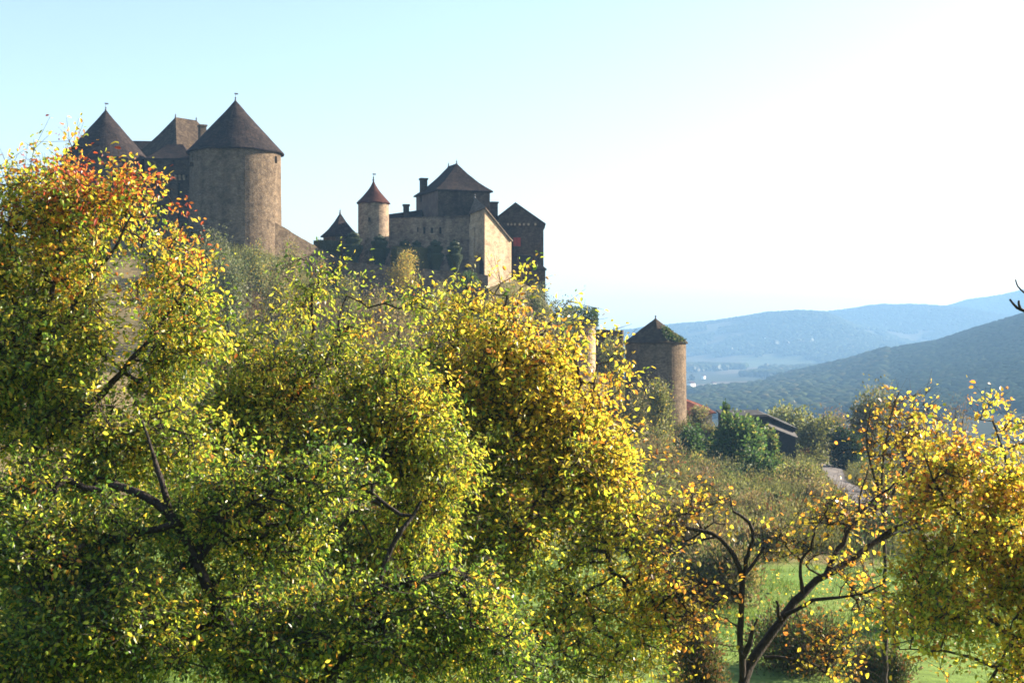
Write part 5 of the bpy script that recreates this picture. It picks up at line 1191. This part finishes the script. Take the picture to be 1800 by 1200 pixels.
k = fbm(Xq / 5, Yq / 5, 2, 9) > .35; Xq, Yq = Xq[k], Yq[k]; n = len(Xq)
V, Fq, c = blades(np.stack((Xq, Yq, ground_h(Xq, Yq) - .02), 1), rng.uniform(.05, .16, n) * (1 + 1.8 * (fbm(Xq / 1.7, Yq / 1.7, 2, 19) > .58)), .4, rng.uniform(.02, .05, n), jit(n, (np.array((.12, .19, .032)), np.array((.16, .2, .05)), np.array((.085, .15, .025))), (2, 1, 2)))
tag(mk('grass', V, Fq, M['straw'], None, c), 'short green grass of the meadow below the trees', 'grass', kind='stuff')

n = 5200; Yq = 26 + 50 * rng.uniform(0, 1, n) ** 1.4; Xq = (rng.uniform(1080, 1800, n) - 900) / F * Yq; k = fbm(Xq / 4, Yq / 4, 2, 61) > .4; Xq, Yq = Xq[k], Yq[k]; n = len(Xq)
V, Fq, c = leafs(np.stack((Xq, Yq, ground_h(Xq, Yq) + .05), 1), np.stack((rng.normal(0, 1, n), rng.normal(0, 1, n), rng.normal(0, .15, n)), 1), rng.uniform(.07, .13, n), np.full(n, .7), mixpal((BRN, ORG_, YEL), np.tile((.5, .6, .8), (n, 1))))
tag(mk('fallen_leaves', V, Fq, M['leaf'], None, c), 'yellow and brown leaves fallen on the meadow grass', 'fallen leaves', kind='stuff')
# crowns of the far woods
t_ = (1 + 5 ** .5) / 2
ICO = unit(np.array([(-1, t_, 0), (1, t_, 0), (-1, -t_, 0), (1, -t_, 0), (0, -1, t_), (0, 1, t_), (0, -1, -t_), (0, 1, -t_), (t_, 0, -1), (t_, 0, 1), (-t_, 0, -1), (-t_, 0, 1)], float))
ICF = np.array([(0, 11, 5), (0, 5, 1), (0, 1, 7), (0, 7, 10), (0, 10, 11), (1, 5, 9), (5, 11, 4), (11, 10, 2), (10, 7, 6), (7, 1, 8), (3, 9, 4), (3, 4, 2), (3, 2, 6), (3, 6, 8), (3, 8, 9), (4, 9, 5), (2, 4, 11), (6, 2, 10), (8, 6, 7), (9, 8, 1)])
def subdiv(V, Fs):
    V = list(map(tuple, V)); cache = {}; out = []
    def mid(a, b):
        k = (min(a, b), max(a, b))
        if k not in cache: V.append(tuple(unit((np.array(V[a]) + np.array(V[b]))[None])[0])); cache[k] = len(V) - 1
        return cache[k]
    for a, b, c in Fs:
        x, y, z = mid(a, b), mid(b, c), mid(c, a); out += [(a, x, z), (b, y, x), (c, z, y), (x, y, z)]
    return np.array(V), np.array(out)
ICO2, ICF2 = subdiv(ICO, ICF)
def far_wood(name, label, r0, r1, u0, u1, n, size, cols, wts, thr=.5, B=(ICO, ICF)):
    r_ = np.sqrt(rng.uniform(r0**2, r1**2, n)); ph = np.arctan((rng.uniform(u0, u1, n) - 900) / F)
    i = np.clip(np.searchsorted(rr, r_), 0, nr - 1); j = np.clip(np.searchsorted(az, ph), 0, na - 1)
    k = wood_m[i, j] > thr; r_, ph = r_[k], ph[k]; n = len(r_)
    x, y = r_ * np.sin(ph), r_ * np.cos(ph); z = ground_h(x, y); s = size * rng.uniform(.6, 1.35, n)
    bv, bf = B; m = len(bv)
    V = (np.stack((x, y, z + s * .45), 1)[:, None] + bv[None] * (s[:, None, None] * np.array((.68, .68, .5))) * rng.uniform(.85, 1.12, (n, m, 1))).reshape(-1, 3)
    Fq = (bf[None] + (np.arange(n) * m)[:, None, None]).reshape(-1, 3)
    c = np.repeat(jit(n, cols, wts) * .6 + np.mean(cols[:2], 0) * .4, m, 0) * rng.uniform(.85, 1.15, (n * m, 1))
    o = mk(name, V, Fq, M['wood'], None, c, smooth=True); tag(o, label, 'wood', kind='stuff')
WD = (np.array((.03, .04, .017)), np.array((.045, .055, .02)), np.array((.075, .062, .028)), np.array((.095, .09, .035)))
far_wood('near_wood', 'mixed autumn wood on the near hill at the right', 900, 1900, 1380, 1860, 42000, 6.2, [c_ * np.array((.6, .75, .8)) for c_ in WD], (4, 3, 1, .6), .4, (ICO2, ICF2))  # palette darkened and cooled: the hill's shaded side put into the colour
far_wood('far_wood', 'blue hazy woods along the far ridges', 2650, 4900, 1060, 1860, 80000, 7, WD, (4, 3, .6, 0.1), .5)
far_wood('valley_wood', 'small woods and copses between the valley fields', 1000, 2650, 1150, 1560, 26000, 8, WD, (4, 3, 1, .3), .45, (ICO2, ICF2))
# hedgerows and scattered trees in the valley
def hedgerow(label, pts, size=7):
    W = np.array([P(*p) for p in pts]); L = smooth_line(W, 7.0); L = L[(fbm(L[:, 0] / 45, L[:, 1] / 45, 2, 14) > .47)]; x, y = L[:, 0] + rng.normal(0, 2, len(L)), L[:, 1] + rng.normal(0, 4, len(L)); s = size * rng.uniform(.35, 1.15, len(L)) ** 1.3; z = ground_h(x, y)
    m = len(ICO2); V = (np.stack((x, y, z + s * .4), 1)[:, None] + ICO2[None] * s[:, None, None] * .55 * rng.uniform(.7, 1.25, (len(L), m, 1))).reshape(-1, 3)
    o = mk('hedgerow', V, (ICF2[None] + (np.arange(len(L)) * m)[:, None, None]).reshape(-1, 3), M['leaf_far'], None, np.repeat(jit(len(L), WD, (4, 3, 1, 1)), m, 0)); tag(o, label, 'hedgerow', kind='stuff')
hedgerow('upper dark hedgerow crossing the valley fields', [(1200, 658, 2350), (1280, 652, 2450), (1340, 651, 2480), (1430, 650, 2500)], 11)
hedgerow('lower dark hedgerow along the valley fields', [(1205, 672, 2000), (1290, 674, 2000), (1420, 668, 2050)], 9)
hedgerow('tree line on the far field edge under the ridge', [(1250, 628, 2990), (1330, 618, 3020), (1420, 615, 3050), (1500, 618, 3080)], 13)
# far white houses
def far_house(label, px, Y, w_, d_, h, rz, group='white houses far off in the valley'):
    x = P(px, 0, Y)[0]; z = gh(x, Y); r = thing('farmhouse', label, 'house', (x, Y, z), group)
    e1_ = np.array((math.cos(rz), math.sin(rz))); e2_ = np.array((-e1_[1], e1_[0]))
    MB().prism(rect((x, Y), e1_, e2_, w_ / 2, d_ / 2), z - 2, z + h).build('wall', M['white_wall'], r)
    m, _ = hip_roof((x, Y), e1_, e2_, w_ / 2, d_ / 2, w_ * .38, z + h + d_ * .32, z + h + .1, 0, .5); m.build('roof', M['tile_rust'], r)
far_house('white farmhouse nearest the low tower in the valley field', 1215, 1720, 9, 6, 4.5, .75)
far_house('small pale house just above the white farmhouse', 1237, 2060, 5, 4, 4.5, .8)
far_house('low white shed right of the white farmhouse', 1254, 1760, 6, 4, 2.5, .7)
far_house('left one of two white houses high on the far slope', 1349, 3130, 12, 7, 5, .8)
far_house('right one of two white houses high on the far slope', 1364, 3080, 9, 6, 5, .7)

# ------------------------------------------------------------------ valley air
hm = bpy.data.materials.new('valley_air'); hm.use_nodes = True; t = hm.node_tree
t.nodes.remove(t.nodes['Principled BSDF']); pvn = t.nodes.new('ShaderNodeVolumePrincipled')
pvn.inputs['Color'].default_value = (0.32, 0.6, 1.0, 1); pvn.inputs['Density'].default_value = HAZE; pvn.inputs['Anisotropy'].default_value = 0.0
t.links.new(pvn.outputs[0], t.nodes['Material Output'].inputs['Volume'])
zlo = float(Vg[:, 2].min()) - 1.5; zhi = float(Vg[:, 2].max()) + 14
o = MB().prism([(-5850, -5850), (5850, -5850), (5850, 5850), (-5850, 5850)], zlo, zhi).build('haze', hm); o['kind'] = 'stuff'; o['label'] = 'blue valley air between the camera and the far hills'
